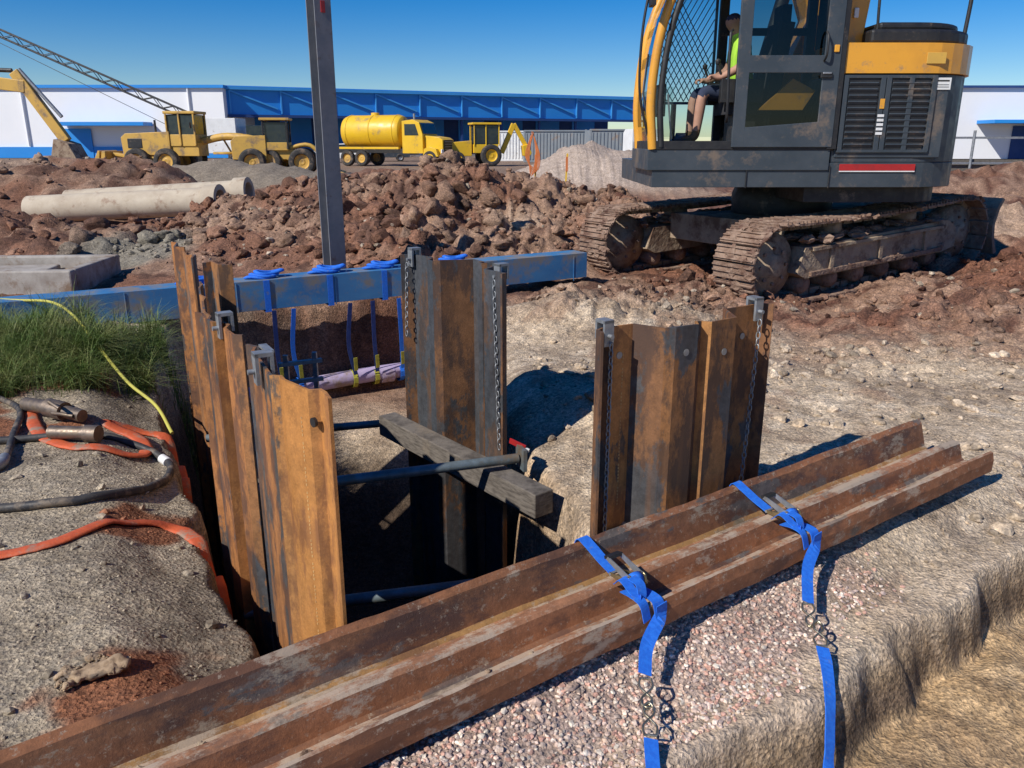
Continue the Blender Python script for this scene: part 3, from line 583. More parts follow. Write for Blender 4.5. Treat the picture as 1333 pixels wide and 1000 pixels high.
b.cyl((-3.15,4.95,z),(-2.95,4.85,z+.01),.045,m_brass,16); b.cyl((-2.95,4.85,z+.01),(-2.82,4.80,z),.06,m_brass,16); b.cyl((-2.82,4.8,z),(-2.68,4.74,z-.01),.04,m_brass,16); b.tube([(-2.9,4.8,z+.05),(-2.86,4.72,z+.09),(-2.78,4.68,z+.06)],.012,m_brass,8)
for sg in(-1,1): b.tube([(-2.88,4.82+sg*.055,z),(-2.8,4.79+sg*.07,z+.01),(-2.72,4.76+sg*.05,z)],.012,m_brass,8)
b.finish(bevel=.004)
b=B('hose_coupling'); z-=.01; b.cyl((-2.72,4.45,z),(-2.5,4.43,z),.04,m_brass,16); b.cyl((-2.5,4.43,z),(-2.42,4.42,z),.05,m_brass,16); b.finish(bevel=.004)
b=B('yellow_hose'); b.tube(cr([(-5.2,7.2,.35),(-4.4,7.0,.36),(-3.95,6.8,.38),(-3.55,6.4,.34),(-3.2,6.0,.22),(-2.75,5.5,.06),(-2.45,5.25,-.04),(-2.25,5.0,-.15)],8),.012,m_yh,8); b.finish()
def skinmesh(name,V,E,RAD,assign,mats,root=0,sub=2,M=None,disp=0):
    me=bpy.data.meshes.new(name); me.from_pydata(V,E,[]); o=bpy.data.objects.new(name,me); scene.collection.objects.link(o)
    s=o.modifiers.new('skin','SKIN'); s.use_smooth_shade=True
    for i,r in enumerate(RAD):
        rr=r if isinstance(r,tuple) else (r,r); me.skin_vertices[0].data[i].radius=rr; me.skin_vertices[0].data[i].use_root=(i==root)
    ss=o.modifiers.new('sub','SUBSURF'); ss.levels=sub; ss.render_levels=sub
    dg=bpy.context.evaluated_depsgraph_get(); m2=bpy.data.meshes.new_from_object(o.evaluated_get(dg)); o.modifiers.clear(); o.data=m2
    if disp:
        for v in m2.vertices:
            q=v.co*22; k=mnoise.fractal(q,.9,2.2,4); v.co+=v.normal*k*disp+Vector((0,0,abs(mnoise.noise(v.co*30))*disp*.8)); v.co.z=max(v.co.z,-.004)
    m2.materials.clear()
    for m in mats: m2.materials.append(m)
    for p in m2.polygons: p.material_index=assign(p.center); p.use_smooth=True
    if M: o.matrix_world=M
    return o
gz=float(H(np.array([-1.36]),np.array([2.3]))[0])
V=[(0,0,.018),(.05,.005,.024),(.085,.01,.016),(-.05,-.01,.024),(-.09,.01,.016)];E=[(0,1),(1,2),(0,3),(3,4)];Rr=[(.048,.012),(.048,.016),(.043,.011),(.052,.016),(.062,.008)]
for i,(yy,l,a) in enumerate(((-.035,.055,-.6),(-.012,.07,-.2),(.014,.065,.25),(.036,.05,.7))):
    k=len(V); V+=[(.095,yy,.020),(.095+l*.55*math.cos(a),yy+l*.55*math.sin(a),.028),(.095+l*math.cos(a)*.9,yy+l*math.sin(a)*1.1,.010)]; E+=[(2,k),(k,k+1),(k+1,k+2)]; Rr+=[(.014,.009),(.014,.009),(.012,.007)]
k=len(V); V+=[(.0,-.05,.022),(.02,-.085,.022),(.06,-.10,.012)]; E+=[(0,k),(k,k+1),(k+1,k+2)]; Rr+=[(.02,.010),(.017,.010),.009]
skinmesh('work_glove',V,E,Rr,lambda c:0,[m_leather],sub=3,M=Matrix.Translation((-1.37,2.30,gz+.0))@Matrix.Rotation(R(205),4,'Z')@Matrix.Scale(.92,4),disp=.014)
def grass(name,n,region,hmin,hmax):
    Vs=[];o=0
    for i in range(n): Vs.append(region())
    P=np.array(Vs); Z=H(P[:,0],P[:,1]); out=[];fc=[]
    for i,(x,y) in enumerate(Vs):
        h=random.uniform(hmin,hmax); a=random.gauss(-.9,1.6); ln=random.uniform(.3,1.5)*h; w=random.uniform(.0018,.0042); dx,dy=math.cos(a),math.sin(a); sx,sy=-dy*w,dx*w
        for k in range(5):
            t=k/4; px=x+dx*ln*t*t; py=y+dy*ln*t*t; pz=Z[i]+h*(t-.45*t*t*ln/h); ww=1-t*.9
            out+=[(px-sx*ww,py-sy*ww,pz),(px+sx*ww,py+sy*ww,pz)]
        for k in range(4): q=o+k*2; fc.append((q,q+1,q+3,q+2))
        o+=10
    return npmesh(name,np.array(out),np.array(fc),m_grass,None,True)
cl=[(random.gauss(-3.65,.50),random.gauss(6.0,.42),random.uniform(.03,.11)) for _ in range(85)]
def rg():
    c=random.choice(cl); x=c[0]+random.gauss(0,c[2]); y=c[1]+random.gauss(0,c[2]); return (min(x,-2.8+random.gauss(0,.05)),max(y,5.3))
grass('grass_clump',15000,rg,.09,.42)
# ------------------------------------------------------------------ EXCAVATOR
ex=empty('excavator')
UM=Matrix.Translation((3.55,10.75,.02))@Matrix.Rotation(R(31),4,'Z')@Matrix.Rotation(R(-3.0),4,'Y')@Matrix.Scale(1.14,4)
def track(b,yc,w):
    Lc=2.95; r=.36; per=2*Lc+2*math.pi*r; n=int(per/.155)
    for i in range(n):
        s=(i+.5)/n*per
        if s<Lc: p=(-Lc/2+s,.42-r); a=math.pi
        elif s<Lc+math.pi*r: th=(s-Lc)/r-math.pi/2; p=(Lc/2+r*math.cos(th),.42+r*math.sin(th)); a=th+math.pi/2+math.pi
        elif s<2*Lc+math.pi*r: q=s-Lc-math.pi*r; sag=-.035*math.sin(math.pi*q/Lc); p=(Lc/2-q,.42+r+sag); a=0
        else: th=(s-2*Lc-math.pi*r)/r+math.pi/2; p=(-Lc/2+r*math.cos(th),.42+r*math.sin(th)); a=th-math.pi/2
        S=b.M; b.M=b.M@Matrix.Translation((p[0],yc,p[1]))@Matrix.Rotation(-a,4,'Y')
        b.box((0,0,.02),(.148,w,.022),m_mudst)
        for k in(-.055,.0,.055): b.box((k,0,.040),(.014,w*.98,.022),m_mudst)
        b.box((0,0,-.02),(.13,.12,.06),m_mudfr)
        for k in range(3): b.lump((random.uniform(-.06,.06),random.uniform(-w/2,w/2),.03),(random.uniform(.05,.14),random.uniform(.07,.18),random.uniform(.03,.06)),m_mudst)
        b.M=S
    for sx,rr in((-Lc/2,.31),(Lc/2,.30)):
        b.lathe((sx,yc,.42),(0,1,0),[(.001,-w*.33),(.10,-w*.36),(.12,-w*.28),(rr*.72,-w*.24),(rr*.76,-w*.20),(rr,-w*.18),(rr,w*.18),(rr*.76,w*.2),(.1,w*.3),(.001,w*.3)],m_mudfr,28)
        for k in range(8):
            a=k*math.pi/4; b.cyl((sx+.17*math.cos(a),yc-w*.26,.42+.17*math.sin(a)),(sx+.17*math.cos(a),yc-w*.30,.42+.17*math.sin(a)),.018,m_mudst,6)
    for k in range(6): b.lathe((-Lc/2+.45+k*.41,yc,.19),(0,1,0),[(.001,-w*.3),(.07,-w*.3),(.10,-w*.22),(.10,w*.22),(.07,w*.3),(.001,w*.3)],m_mudst,16)
    for k in(-.6,.6): b.lathe((k,yc,.69),(0,1,0),[(.001,-w*.3),(.06,-w*.3),(.06,w*.3),(.001,w*.3)],m_mudfr,14)
    sg=-1 if yc<0 else 1
    b.prism([(-1.22,.32),(-1.12,.56),(1.15,.60),(1.32,.50),(1.32,.30),(1.1,.26),(-1.1,.26)],yc-w*.42,yc+w*.42,m_mudfr)
    b.box((.0,yc+sg*w*.45,.54),(2.1,.05,.03),m_mudfr); b.box((.0,yc+sg*w*.44,.30),(2.1,.04,.04),m_mudst)
    for k in(-.75,0,.75): b.box((k,yc+sg*w*.44,.42),(.05,.03,.20),m_mudfr)
    for k in range(55):
        xx=random.uniform(-1.3,1.3); b.lump((xx,yc+random.uniform(-w*.4,w*.4),.60+random.uniform(-.01,.03)),(random.uniform(.06,.22),random.uniform(.06,.2),random.uniform(.03,.08)),m_mudst)
    for k in range(12):
        xx=random.uniform(-1.1,1.1); b.lump((xx,yc+sg*w*.42,random.uniform(.28,.34)),(random.uniform(.06,.15),random.uniform(.03,.06),random.uniform(.03,.06)),m_mudst)
b=B('tracks',UM); track(b,-1.10,.5); track(b,1.10,.5); b.finish(ex)
b=B('undercarriage_frame',UM); b.prismz([(-.9,-.85),(-.4,-.45),(.4,-.45),(.9,-.85),(.9,.85),(.4,.45),(-.4,.45),(-.9,.85)],.42,.72,m_mudfr); b.lathe((0,-.0,.72),(0,0,1),[(.001,0),(.55,0),(.55,.2),(.48,.36),(.001,.36)],m_black,30)
b.bar((.9,-.45,.5),(2.1,-.45,.42),.12,.16,m_mudfr); b.bar((.9,.45,.5),(2.1,.45,.42),.12,.16,m_mudfr)
bl=[(2.2,.12),(2.12,.3),(2.1,.45),(2.16,.62),(2.24,.72),(2.20,.74),(2.10,.63),(2.05,.45),(2.07,.3),(2.14,.1)]
b.prism(bl,-1.3,1.3,m_mudfr); b.finish(ex,bevel=.006)
UB=Matrix.Translation((3.44,10.26,0))
b=B('house_deck',UB)
def tailpoly(x0,x1,yh,rr,ins=0):
    P=[(x0,-yh+ins)]
    for k in range(9): a=-math.pi/2+k*math.pi/16; P.append((x1-rr+(rr-ins)*math.cos(a),-yh+rr+(rr-ins)*math.sin(a)))
    for k in range(9): a=k*math.pi/16; P.append((x1-rr+(rr-ins)*math.cos(a),yh-rr+(rr-ins)*math.sin(a)))
    P.append((x0,yh-ins)); return P
b.prismz(tailpoly(-1.92,1.62,1.25,.75),1.22,1.48,m_dgrey)
b.prismz([(-1.98,-1.27),(-.02,-1.27),(-.02,-.1),(-1.98,-.1)],1.40,1.62,m_dgrey)
b.box((.0,-1.262,1.33),(.012,.01,.24),m_black); b.box((-.9,-1.262,1.33),(.012,.01,.24),m_black)
b.prismz(tailpoly(-.2,1.5,1.1,.7),1.05,1.22,m_black)
b.finish(ex,bevel=.02)
b=B('engine_housing',UB); b.prismz(tailpoly(.0,1.62,1.24,.74),1.48,2.38,m_dgrey); b.box((.60,-1.242,1.93),(1.14,.02,.80),m_dgrey); b.finish(ex,bevel=.025)
b=B('engine_louvers',UB)
b.box((.50,-1.25,1.98),(.92,.02,.74),m_black)
for cxx,ww in((.26,.30),(.76,.40)):
    for k in range(11): b.box((cxx,-1.266,1.66+k*.062),(ww,.02,.032),m_dgrey,(35,0,0))
for k in(.07,.46,.52,.76,1.0): b.box((k,-1.268,1.98),(.05,.02,.76),m_dgrey)
b.box((.53,-1.267,2.35),(.98,.02,.03),m_dgrey); b.box((.53,-1.267,1.60),(.98,.02,.03),m_dgrey)
for k in range(5): b.box((.47,-1.283,1.78+k*.045),(.07,.004,.028),m_white)
b.box((.47,-1.283,2.08),(.05,.004,.10),m_yel)
b.box((.51,-1.262,1.43),(.82,.006,.07),m_red); b.box((.51,-1.262,1.388),(.82,.006,.012),m_white)
b.box((1.08,-1.262,2.28),(.19,.006,.12),m_white); b.box((1.08,-1.266,2.31),(.15,.004,.016),m_black)
for k in range(2): b.box((1.08,-1.266,2.27-k*.022),(.15,.004,.006),m_black)
b.finish(ex,bevel=.003,seg=1)
b=B('counterweight',UB); b.prismz(tailpoly(.04,1.66,1.27,.78),2.382,2.68,m_yel); b.box((.98,-1.275,2.53),(.20,.008,.11),m_yelold); b.finish(ex,bevel=.05,seg=3)
b=B('engine_hood',UB); b.prismz(tailpoly(.30,1.60,1.2,.72),2.68,2.82,m_black); b.prismz(tailpoly(.42,1.5,1.1,.65),2.82,2.9,m_black); b.finish(ex,bevel=.03)
b=B('handrails',UB); b.tube(cr([(1.40,-.95,2.8),(1.42,-.95,3.2),(1.42,-.92,3.65),(1.3,-.8,3.9)],4),.022,m_black,8); b.tube(cr([(.42,-1.05,2.8),(.42,-1.05,3.3),(.6,-1.05,3.35),(1.4,-1.05,3.35)],5),.016,m_black,8); b.cyl((.5,-.2,2.8),(.5,-.2,3.2),.05,m_black,12); b.finish(ex)
b=B('cab',UB)
yF,yB=-1.25,-.28
front=[(-1.93,1.62),(-1.97,2.1),(-1.93,2.6),(-1.84,3.0),(-1.70,3.35)]
for y in(yF,yB): b.tube(cr([(x,y,z) for x,z in front],6),.05,m_yel,10)
inner=[(-1.84,1.64),(-1.87,2.1),(-1.83,2.6),(-1.74,3.0),(-1.60,3.35)]
b.tube(cr([(x,yF-.01,z) for x,z in inner],6),.035,m_black,8); b.tube(cr([(x,yB-.01,z) for x,z in inner],6),.035,m_black,8)
for y in(yF,yB):
    b.bar((-1.02,y,1.62),(-1.02,y,3.4),.07,.10,m_black,up=(1,0,0)); b.bar((-.02,y,1.62),(-.02,y,3.4),.09,.10,m_black,up=(1,0,0)); b.bar((-1.93,y,1.66),(0,y,1.66),.06,.09,m_black)
    b.bar((-1.72,y,3.38),(.05,y,3.38),.07,.10,m_yel)
b.prismz([(-1.72,yF),(.04,yF),(.04,yB),(-1.72,yB)],3.40,3.47,m_yel)
b.bar((-1.93,yF,1.66),(-1.93,yB,1.66),.06,.09,m_black); b.bar((-1.70,yF,3.38),(-1.70,yB,3.38),.07,.07,m_yel)
b.box((0.0,-.77,1.98),(.06,.95,.76),m_black); b.box((-.5,yB,1.95),(.95,.04,.6),m_black)
b.bar((-1.02,yB-.0,2.9),(-.02,yB,2.9),.05,.08,m_black)
b.box((-1.0,-.77,1.64),(1.9,.95,.04),m_black)
dx0,dx1=-1.06,-.06
yd=yF-.03
def dbar(x0,z0,x1,z1,w): b.bar((x0,yd,z0),(x1,yd,z1),.045,w,m_dgrey)
dbar(dx0+.02,1.72,dx1-.02,1.72,.16); dbar(dx0,2.47,dx1,2.47,.17); dbar(dx0,3.30,dx1,3.30,.08)
b.bar((dx0+.03,yd,1.64),(dx0+.03,yd,3.33),.13,.046,m_dgrey,up=(0,1,0)); b.bar((dx1-.05,yd,1.64),(dx1-.05,yd,3.33),.17,.046,m_dgrey,up=(0,1,0))
b.prism([(dx0+.08,1.78),(dx1-.12,1.78),(dx1-.12,1.90),(dx0+.08,1.84)],yd-.022,yd+.02,m_dgrey)
b.box((-.16,yd-.03,2.36),(.12,.03,.05),m_black); b.box((-.16,yd-.045,2.38),(.09,.02,.02),m_galv); b.box((-.08,yd-.03,2.62),(.05,.02,.07),m_yel)
b.tube(cr([(-.2,yd-.03,2.5),(-.2,yd-.09,2.56),(-.2,yd-.09,2.72),(-.2,yd-.03,2.78)],4),.012,m_black,7)
b.tube(cr([(-1.16,yF-.02,1.9),(-1.18,yF-.10,2.0),(-1.2,yF-.10,2.7),(-1.16,yF-.02,2.8)],5),.016,m_black,8)
b.prism([(-.80,2.02),(-.32,2.02),(-.20,2.22),(-.45,2.34)],-1.15,-1.1,m_yel)
b.box((-.86,-.75,2.05),(.5,.5,.14),m_tarp); b.box((-.56,-.75,2.5),(.14,.50,.85),m_tarp,(0,8,0)); b.box((-.50,-.75,3.0),(.1,.3,.2),m_tarp); b.box((-.8,-.75,1.83),(.4,.4,.34),m_black)
for y in(-1.05,-.45): b.box((-.97,y,2.22),(.45,.1,.24),m_black); b.cyl((-1.17,y,2.32),(-1.24,y,2.49),.015,m_black,8); b.lathe((-1.24,y,2.51),(0,0,1),[(.001,-.03),(.025,-.02),(.03,.02),(.001,.04)],m_black,10)
b.bar((-1.62,-.7,1.68),(-1.62,-.7,2.1),.06,.05,m_black); b.bar((-1.65,-.85,1.68),(-1.72,-.85,2.2),.02,.02,m_galv); b.bar((-1.60,-1.0,1.70),(-1.50,-.6,1.78),.12,.03,m_black)
b.box((-1.72,-.4,2.15),(.08,.25,.35),m_black)
b.finish(ex,bevel=.008)
b=B('cab_guard_mesh',UB)
for i in range(-14,14):
    for sgn in(-1,1):
        x0=-1.75+i*.065; x1=x0+sgn*.65; z0,z1=2.15,3.30
        lo,hi=-1.72,-1.12
        ts=sorted([(lo-x0)/(x1-x0),(hi-x0)/(x1-x0)]); t0=max(0,ts[0]); t1=min(1,ts[1])
        if t1>t0: b.bar((x0+(x1-x0)*t0,yB+.03,z0+(z1-z0)*t0),(x0+(x1-x0)*t1,yB+.03,z0+(z1-z0)*t1),.006,.010,m_lat)
b.bar((-1.74,yB+.03,2.13),(-1.10,yB+.03,2.13),.02,.03,m_lat); b.bar((-1.10,yB+.03,2.13),(-1.10,yB+.03,3.32),.02,.03,m_lat)
b.finish(ex)
b=B('cab_glass',UB)
def quadp(p,mat=m_glass): b.add(p,[list(range(len(p)))],mat)
fr=cr([(x,0,z) for x,z in front],4)
for i in range(len(fr)-1): quadp([(fr[i].x,yF+.04,fr[i].z),(fr[i].x,yB-.04,fr[i].z),(fr[i+1].x,yB-.04,fr[i+1].z),(fr[i+1].x,yF+.04,fr[i+1].z)])
quadp([(-.98,yd,2.54),(-.15,yd,2.54),(-.15,yd,3.27),(-.98,yd,3.27)],m_glasst); quadp([(-.98,yd,1.84),(-.15,yd,1.88),(-.15,yd,2.40),(-.98,yd,2.40)],m_glasst)
quadp([(-1.85,yB,1.75),(-.1,yB,1.75),(-.1,yB,3.3),(-1.7,yB,3.3)])
quadp([(0.03,yF+.06,2.4),(0.03,yB-.06,2.4),(0.03,yB-.06,3.3),(0.03,yF+.06,3.3)])
quadp([(-1.95,yF-.02,1.72),(-1.72,yF-.02,1.72),(-1.74,yF-.02,2.25),(-1.97,yF-.02,2.25)])
b.finish(ex)
b=B('mirror_and_wiper',UB); b.tube(cr([(-1.98,yF,1.75),(-2.10,yF-.05,2.2),(-2.10,yF-.08,2.8),(-2.02,yF-.05,3.3)],6),.014,m_black,8); b.box((-2.02,yF-.12,3.15),(.05,.18,.28),m_black); b.tube([(-1.93,yF+.1,1.7),(-2.0,-.9,2.2),(-1.97,-.95,2.6)],.01,m_black,6); b.finish(ex)
b=B('boom',UB)
b.prism([(-.1,1.5),(.25,2.6),(.55,3.1),(.15,4.2),(-.6,4.9),(-.9,4.75),(-.3,4.0),(.05,3.1),(-.4,1.9)],.0,.42,m_yel)
b.prism([(.02,2.4),(.30,2.68),(.36,3.3),(.12,3.6),(.04,3.0)],-.98,-.35,m_yel); b.box((.12,-1.0,2.62),(.04,.03,.3),m_black); b.box((.2,-1.0,3.0),(.05,.02,.10),m_white)
b.cyl((-.6,.21,1.7),(-.2,.21,3.4),.08,m_black,14); b.cyl((-.2,.21,3.4),(0.0,.21,4.1),.045,m_galv,12)
b.prism([(-.6,4.9),(-.9,4.75),(-3.4,4.2),(-3.5,4.5),(-2.0,4.9)],.02,.40,m_yel)
b.finish(ex,bevel=.02)
V=[(0,0,0),(0,0,.22),(.02,0,.42),(0.0,0,.54),(-.02,0,.62),(-.03,0,.70),(-.03,0,.79)]
E=[(0,1),(1,2),(2,3),(3,4),(4,5),(5,6)]; Rr=[(.15,.13),(.15,.12),(.17,.12),(.07,.07),(.07,.065),(.095,.08),(.075,.065)]
def ad(p,par,r): V.append(p);E.append((par,len(V)-1));Rr.append(r);return len(V)-1
ad((-.125,0,.68),5,.018)
for sg in(-1,1):
    a=ad((.03,sg*.19,.46),2,.075); c=ad((-.06,sg*.27,.24),a,.052); w=ad((-.28,sg*.27,.17),c,.034); hh=ad((-.35,sg*.275,.19),w,(.034,.018))
    for k in range(4): f=ad((-.385,sg*.275+(k-1.5)*.019,.20),hh,.009); f2=ad((-.41,sg*.275+(k-1.5)*.019,.18),f,.009); ad((-.40,sg*.275+(k-1.5)*.018,.155),f2,.008)
    f=ad((-.35,sg*.24,.18),hh,.011); ad((-.38,sg*.235,.16),f,.009)
    ad((-.02,sg*.10,-.02),0,.10); k1=ad((-.45,sg*.17,.07),len(V)-1,.072); an=ad((-.54,sg*.16,-.32),k1,.048); ad((-.56,sg*.16,-.38),an,.05); ad((-.72,sg*.17,-.40),len(V)-1,.04)
def asg(c):
    if c.z<-.31: return 3
    if c.z>.57: return 0 if c.z<.72 else 2
    if c.x<-.10 and abs(c.y)>.215 and c.z>.11: return 0
    if c.x<-.40 and c.z<.02: return 0
    if c.z<.03 or (c.x<-.14 and c.z<.18): return 2
    if c.z<.34 and abs(c.y)>.2: return 0
    return 1
skinmesh('machine_operator',V,E,Rr,asg,[m_skin,m_hv,m_navy,m_boot],M=UB@Matrix.Translation((-.88,-.75,2.22))@Matrix.Rotation(R(-8),4,'Y')@Matrix.Scale(1.06,4))
# ------------------------------------------------------------------ background machines
def frame(x,y,ang,z=0): return Matrix.Translation((x,y,z))@Matrix.Rotation(R(ang),4,'Z')
b=B('road_grader',frame(-18.6,45,-4))
for x in(-1.1,.5):
    for y in(-1.05,1.05): b.wheel((x,y,.68),(0,1,0),.68,.42,m_rub,m_yelold)
for y in(-1.05,1.05): b.wheel((6.0,y,.68),(0,1,0),.68,.38,m_rub,m_yelold); b.bar((-1.1,y*.72,.72),(.5,y*.72,.72),.2,.4,m_yelold)
b.prism([(-2.0,1.0),(-2.05,1.9),(-1.8,2.1),(.6,2.2),(.6,1.0)],-.72,.72,m_yelold); b.prism([(-1.7,1.35),(-.9,1.35),(-.9,1.85),(-1.7,1.85)],-.74,.74,m_black)
b.box((1.3,0,1.3),(1.6,1.2,.7),m_yelold)
b.box((1.25,0,3.15),(1.7,1.5,.14),m_yelold)
for x in(.5,1.2,2.0):
    for y in(-.68,.68): b.bar((x,y,1.5),(x,y,3.1),.09,.09,m_yelold,up=(1,0,0))
b.box((1.25,0,1.75),(1.55,1.32,.6),m_yelold); b.box((1.25,0,2.5),(1.45,1.28,1.1),m_dglass)
b.tube(cr([(2.0,0,1.7),(3.5,0,1.95),(5.2,0,1.7),(6.2,0,1.0)],5),.2,m_yelold,8); b.box((6.0,0,.75),(.3,1.9,.25),m_yelold)
b.prism([(3.3,.1),(3.15,.4),(3.3,.8),(3.4,.8),(3.25,.4),(3.42,.1)],-1.8,1.8,m_galv); b.lathe((3.4,0,1.1),(0,0,1),[(.6,-.06),(.75,-.06),(.75,.06),(.6,.06)],m_yelold,20); b.bar((3.4,.5,1.1),(3.0,.3,2.0),.1,.1,m_yelold)
b.bar((-2.0,0,.9),(-3.1,0,1.1),.5,.15,m_yelold); b.prism([(-3.3,.3),(-3.1,1.2),(-2.9,1.2),(-3.0,.3)],-.9,.9,m_yelold); b.prism([(-3.9,.15),(-3.3,1.25),(-3.2,1.2),(-3.4,.15)],-.9,.9,m_yelold)
b.cyl((-.6,.3,2.1),(-.6,.3,2.8),.06,m_black,10); b.box((1.9,-.9,2.5),(.05,.2,.3),m_black); b.finish(bevel=.03)
b=B('wheel_loader',frame(-12.2,44,8))
for x in(-1.3,1.2):
    for y in(-.95,.95): b.wheel((x,y,.68),(0,1,0),.68,.5,m_rub,m_yelold)
b.prism([(-2.3,.8),(-2.35,1.7),(-2.1,1.95),(-.6,2.0),(-.6,.8)],-.7,.7,m_yelold); b.box((.3,0,1.05),(1.8,1.0,.5),m_yelold)
for x in(-.7,.5):
    for y in(-.65,.65): b.bar((x,y,1.3),(x,y,2.75),.09,.09,m_black,up=(1,0,0))
b.box((-.1,0,2.8),(1.5,1.5,.12),m_yelold); b.box((-.1,0,2.1),(1.1,1.2,1.1),m_dglass); b.box((-.1,0,1.45),(1.3,1.3,.4),m_yelold)
for y in(-.45,.45): b.tube(cr([(.6,y,1.4),(1.6,y,1.5),(2.4,y,.7)],4),.11,m_yelold,8)
b.prism([(2.3,.2),(2.25,.9),(2.5,1.15),(2.6,1.1),(2.4,.85),(2.5,.3),(3.3,.15),(3.3,.08),(2.4,.08)],-1.2,1.2,m_yelold); b.finish(bevel=.03)
b=B('tanker_truck',frame(-8.3,60,-22))
L=[(.001,-2.55),(.7,-2.5),(1.05,-2.3),(1.15,-2.0),(1.15,2.0),(1.05,2.3),(.7,2.5),(.001,2.55)]
b.lathe((-1.6,0,2.35),(1,0,0),L,m_ylem,28)
for k in(-1.9,0,1.9): b.lathe((-1.6+k,0,2.35),(1,0,0),[(1.17,-.05),(1.19,0),(1.17,.05)],m_ylem,28)
b.box((-1.6,0,1.05),(6.4,.9,.3),m_black); b.box((-1.6,-1.1,1.25),(5.0,.3,.15),m_ylem); b.lathe((-1.6,0,3.5),(0,0,1),[(.3,-.05),(.3,.15),(.001,.18)],m_ylem,14)
for x in(-3.4,-2.2,3.3):
    for y in(-1.05,1.05): b.wheel((x,y,.55),(0,1,0),.55,.35,m_rub,m_yelold)
b.prism([(1.15,.9),(1.15,3.05),(2.0,3.15),(2.5,2.95),(2.75,2.15),(2.75,.9)],-1.12,1.12,m_ylem)
b.prism([(2.2,2.2),(2.52,2.92),(2.60,2.86),(2.80,2.2)],-1.0,1.0,m_dglass); b.prism([(1.35,2.1),(1.35,2.85),(2.2,2.85),(2.45,2.1)],-1.14,1.14,m_dglass)
b.prism([(2.75,.8),(2.75,2.1),(3.9,1.95),(4.15,1.8),(4.15,.8)],-.85,.85,m_ylem); b.box((4.17,0,1.35),(.05,1.3,.9),m_black)
for k in range(5): b.box((4.2,0,1.0+k*.17),(.02,1.2,.05),m_galv)
for y0,y1 in((-1.2,-.85),(.85,1.2)): b.prism([(2.8,.7),(2.85,1.2),(3.3,1.35),(3.8,1.2),(3.95,.7)],y0,y1,m_ylem)
b.box((4.25,0,.62),(.15,2.3,.3),m_white); b.cyl((1.05,.9,1.2),(1.05,.9,3.6),.08,m_galv,10)
for y in(-.95,.95): b.box((4.17,y,1.05),(.08,.3,.25),m_white)
b.finish(bevel=.04)
b=B('backhoe_loader',frame(-2.1,60,15))
for y in(-.9,.9): b.wheel((.4,y,.75),(0,1,0),.75,.45,m_rub,m_ylem); b.wheel((-2.0,y,.5),(0,1,0),.5,.35,m_rub,m_ylem)
b.prism([(-2.7,.7),(-2.7,1.6),(-.9,1.75),(-.9,.7)],-.5,.5,m_ylem); b.box((.1,0,1.2),(1.8,1.3,.6),m_ylem)
for x in(-.75,.1,1.05):
    for y in(-.68,.68): b.bar((x,y,1.4),(x,y,2.85),.08,.08,m_ylem,up=(1,0,0))
b.box((.15,0,2.9),(2.1,1.6,.14),m_ylem); b.box((.15,0,2.15),(1.75,1.3,1.3),m_dglass)
b.bar((1.4,0,.9),(2.3,0,2.9),.22,.35,m_ylem); b.bar((2.3,0,2.9),(3.2,0,1.4),.2,.3,m_ylem); b.prism([(3.0,.7),(2.9,1.4),(3.3,1.5),(3.6,.9),(3.4,.6)],-.3,.3,m_ylem)
b.prism([(-3.5,.15),(-3.3,1.0),(-3.1,1.0),(-2.9,.3)],-1.1,1.1,m_ylem); b.finish(bevel=.03)
b=B('distant_excavator',frame(-25.5,36,0))
for y in(-1.1,1.1): b.prism([(-1.9,.1),(-2.1,.4),(-1.9,.8),(1.9,.8),(2.1,.4),(1.9,.1)],y-.25,y+.25,m_mudst)
b.box((-.3,0,1.5),(3.6,2.4,.9),m_yelold); b.box((.7,-.7,2.3),(1.4,.9,1.5),m_dglass); b.box((.7,-.7,3.08),(1.5,1.0,.1),m_yelold)
b.bar((1.2,.1,1.6),(2.6,.1,4.2),.4,.5,m_yelold); b.bar((2.6,.1,4.2),(5.0,.1,3.9),.35,.5,m_yelold); b.bar((4.6,.1,4.5),(6.35,.1,1.7),.3,.42,m_yelold)
b.cyl((3.1,.1,4.6),(4.5,.1,4.55),.09,m_black,10); b.cyl((4.8,.1,4.6),(6.3,.1,2.7),.08,m_galv,10); b.prism([(6.1,1.8),(5.9,1.1),(6.3,.7),(7.0,.95),(6.7,1.6)],-.5,.6,m_mudfr); b.finish(bevel=.03)
b=B('mobile_crane',frame(0,0,0))
P0=Vector((-20.5,56,2.9)); P1=Vector((-40,58,11.2)); t=(P1-P0).normalized(); u=Vector((0,1,0)); w=t.cross(u).normalized(); Lb=(P1-P0).length
for a in(-.22,.22):
    for c in(-.22,.22): b.bar(P0+u*a+w*c,P1+u*a+w*c,.08,.08,m_black)
n=30
for i in range(n):
    q0=P0+t*Lb*i/n; q1=P0+t*Lb*(i+1)/n; s=.22*(1 if i%2 else -1)
    b.bar(q0-w*s+u*.22,q1+w*s+u*.22,.05,.05,m_black); b.bar(q0-w*s-u*.22,q1+w*s-u*.22,.05,.05,m_black)
b.bar(P0+w*1.2,P1+w*.3,.04,.04,m_black)
b.box((-20,56,1.3),(8,2.5,.7),m_white)
for x in(-23,-21.5,-18,-16.7):
    for y in(54.8,57.2): b.wheel((x,y,.6),(0,1,0),.6,.4,m_rub,m_white)
b.box((-19.5,56,2.4),(3,2.2,1.5),m_white); b.box((-16.6,56,2.0),(1.4,2.4,1.4),m_dglass); b.finish(bevel=.02)
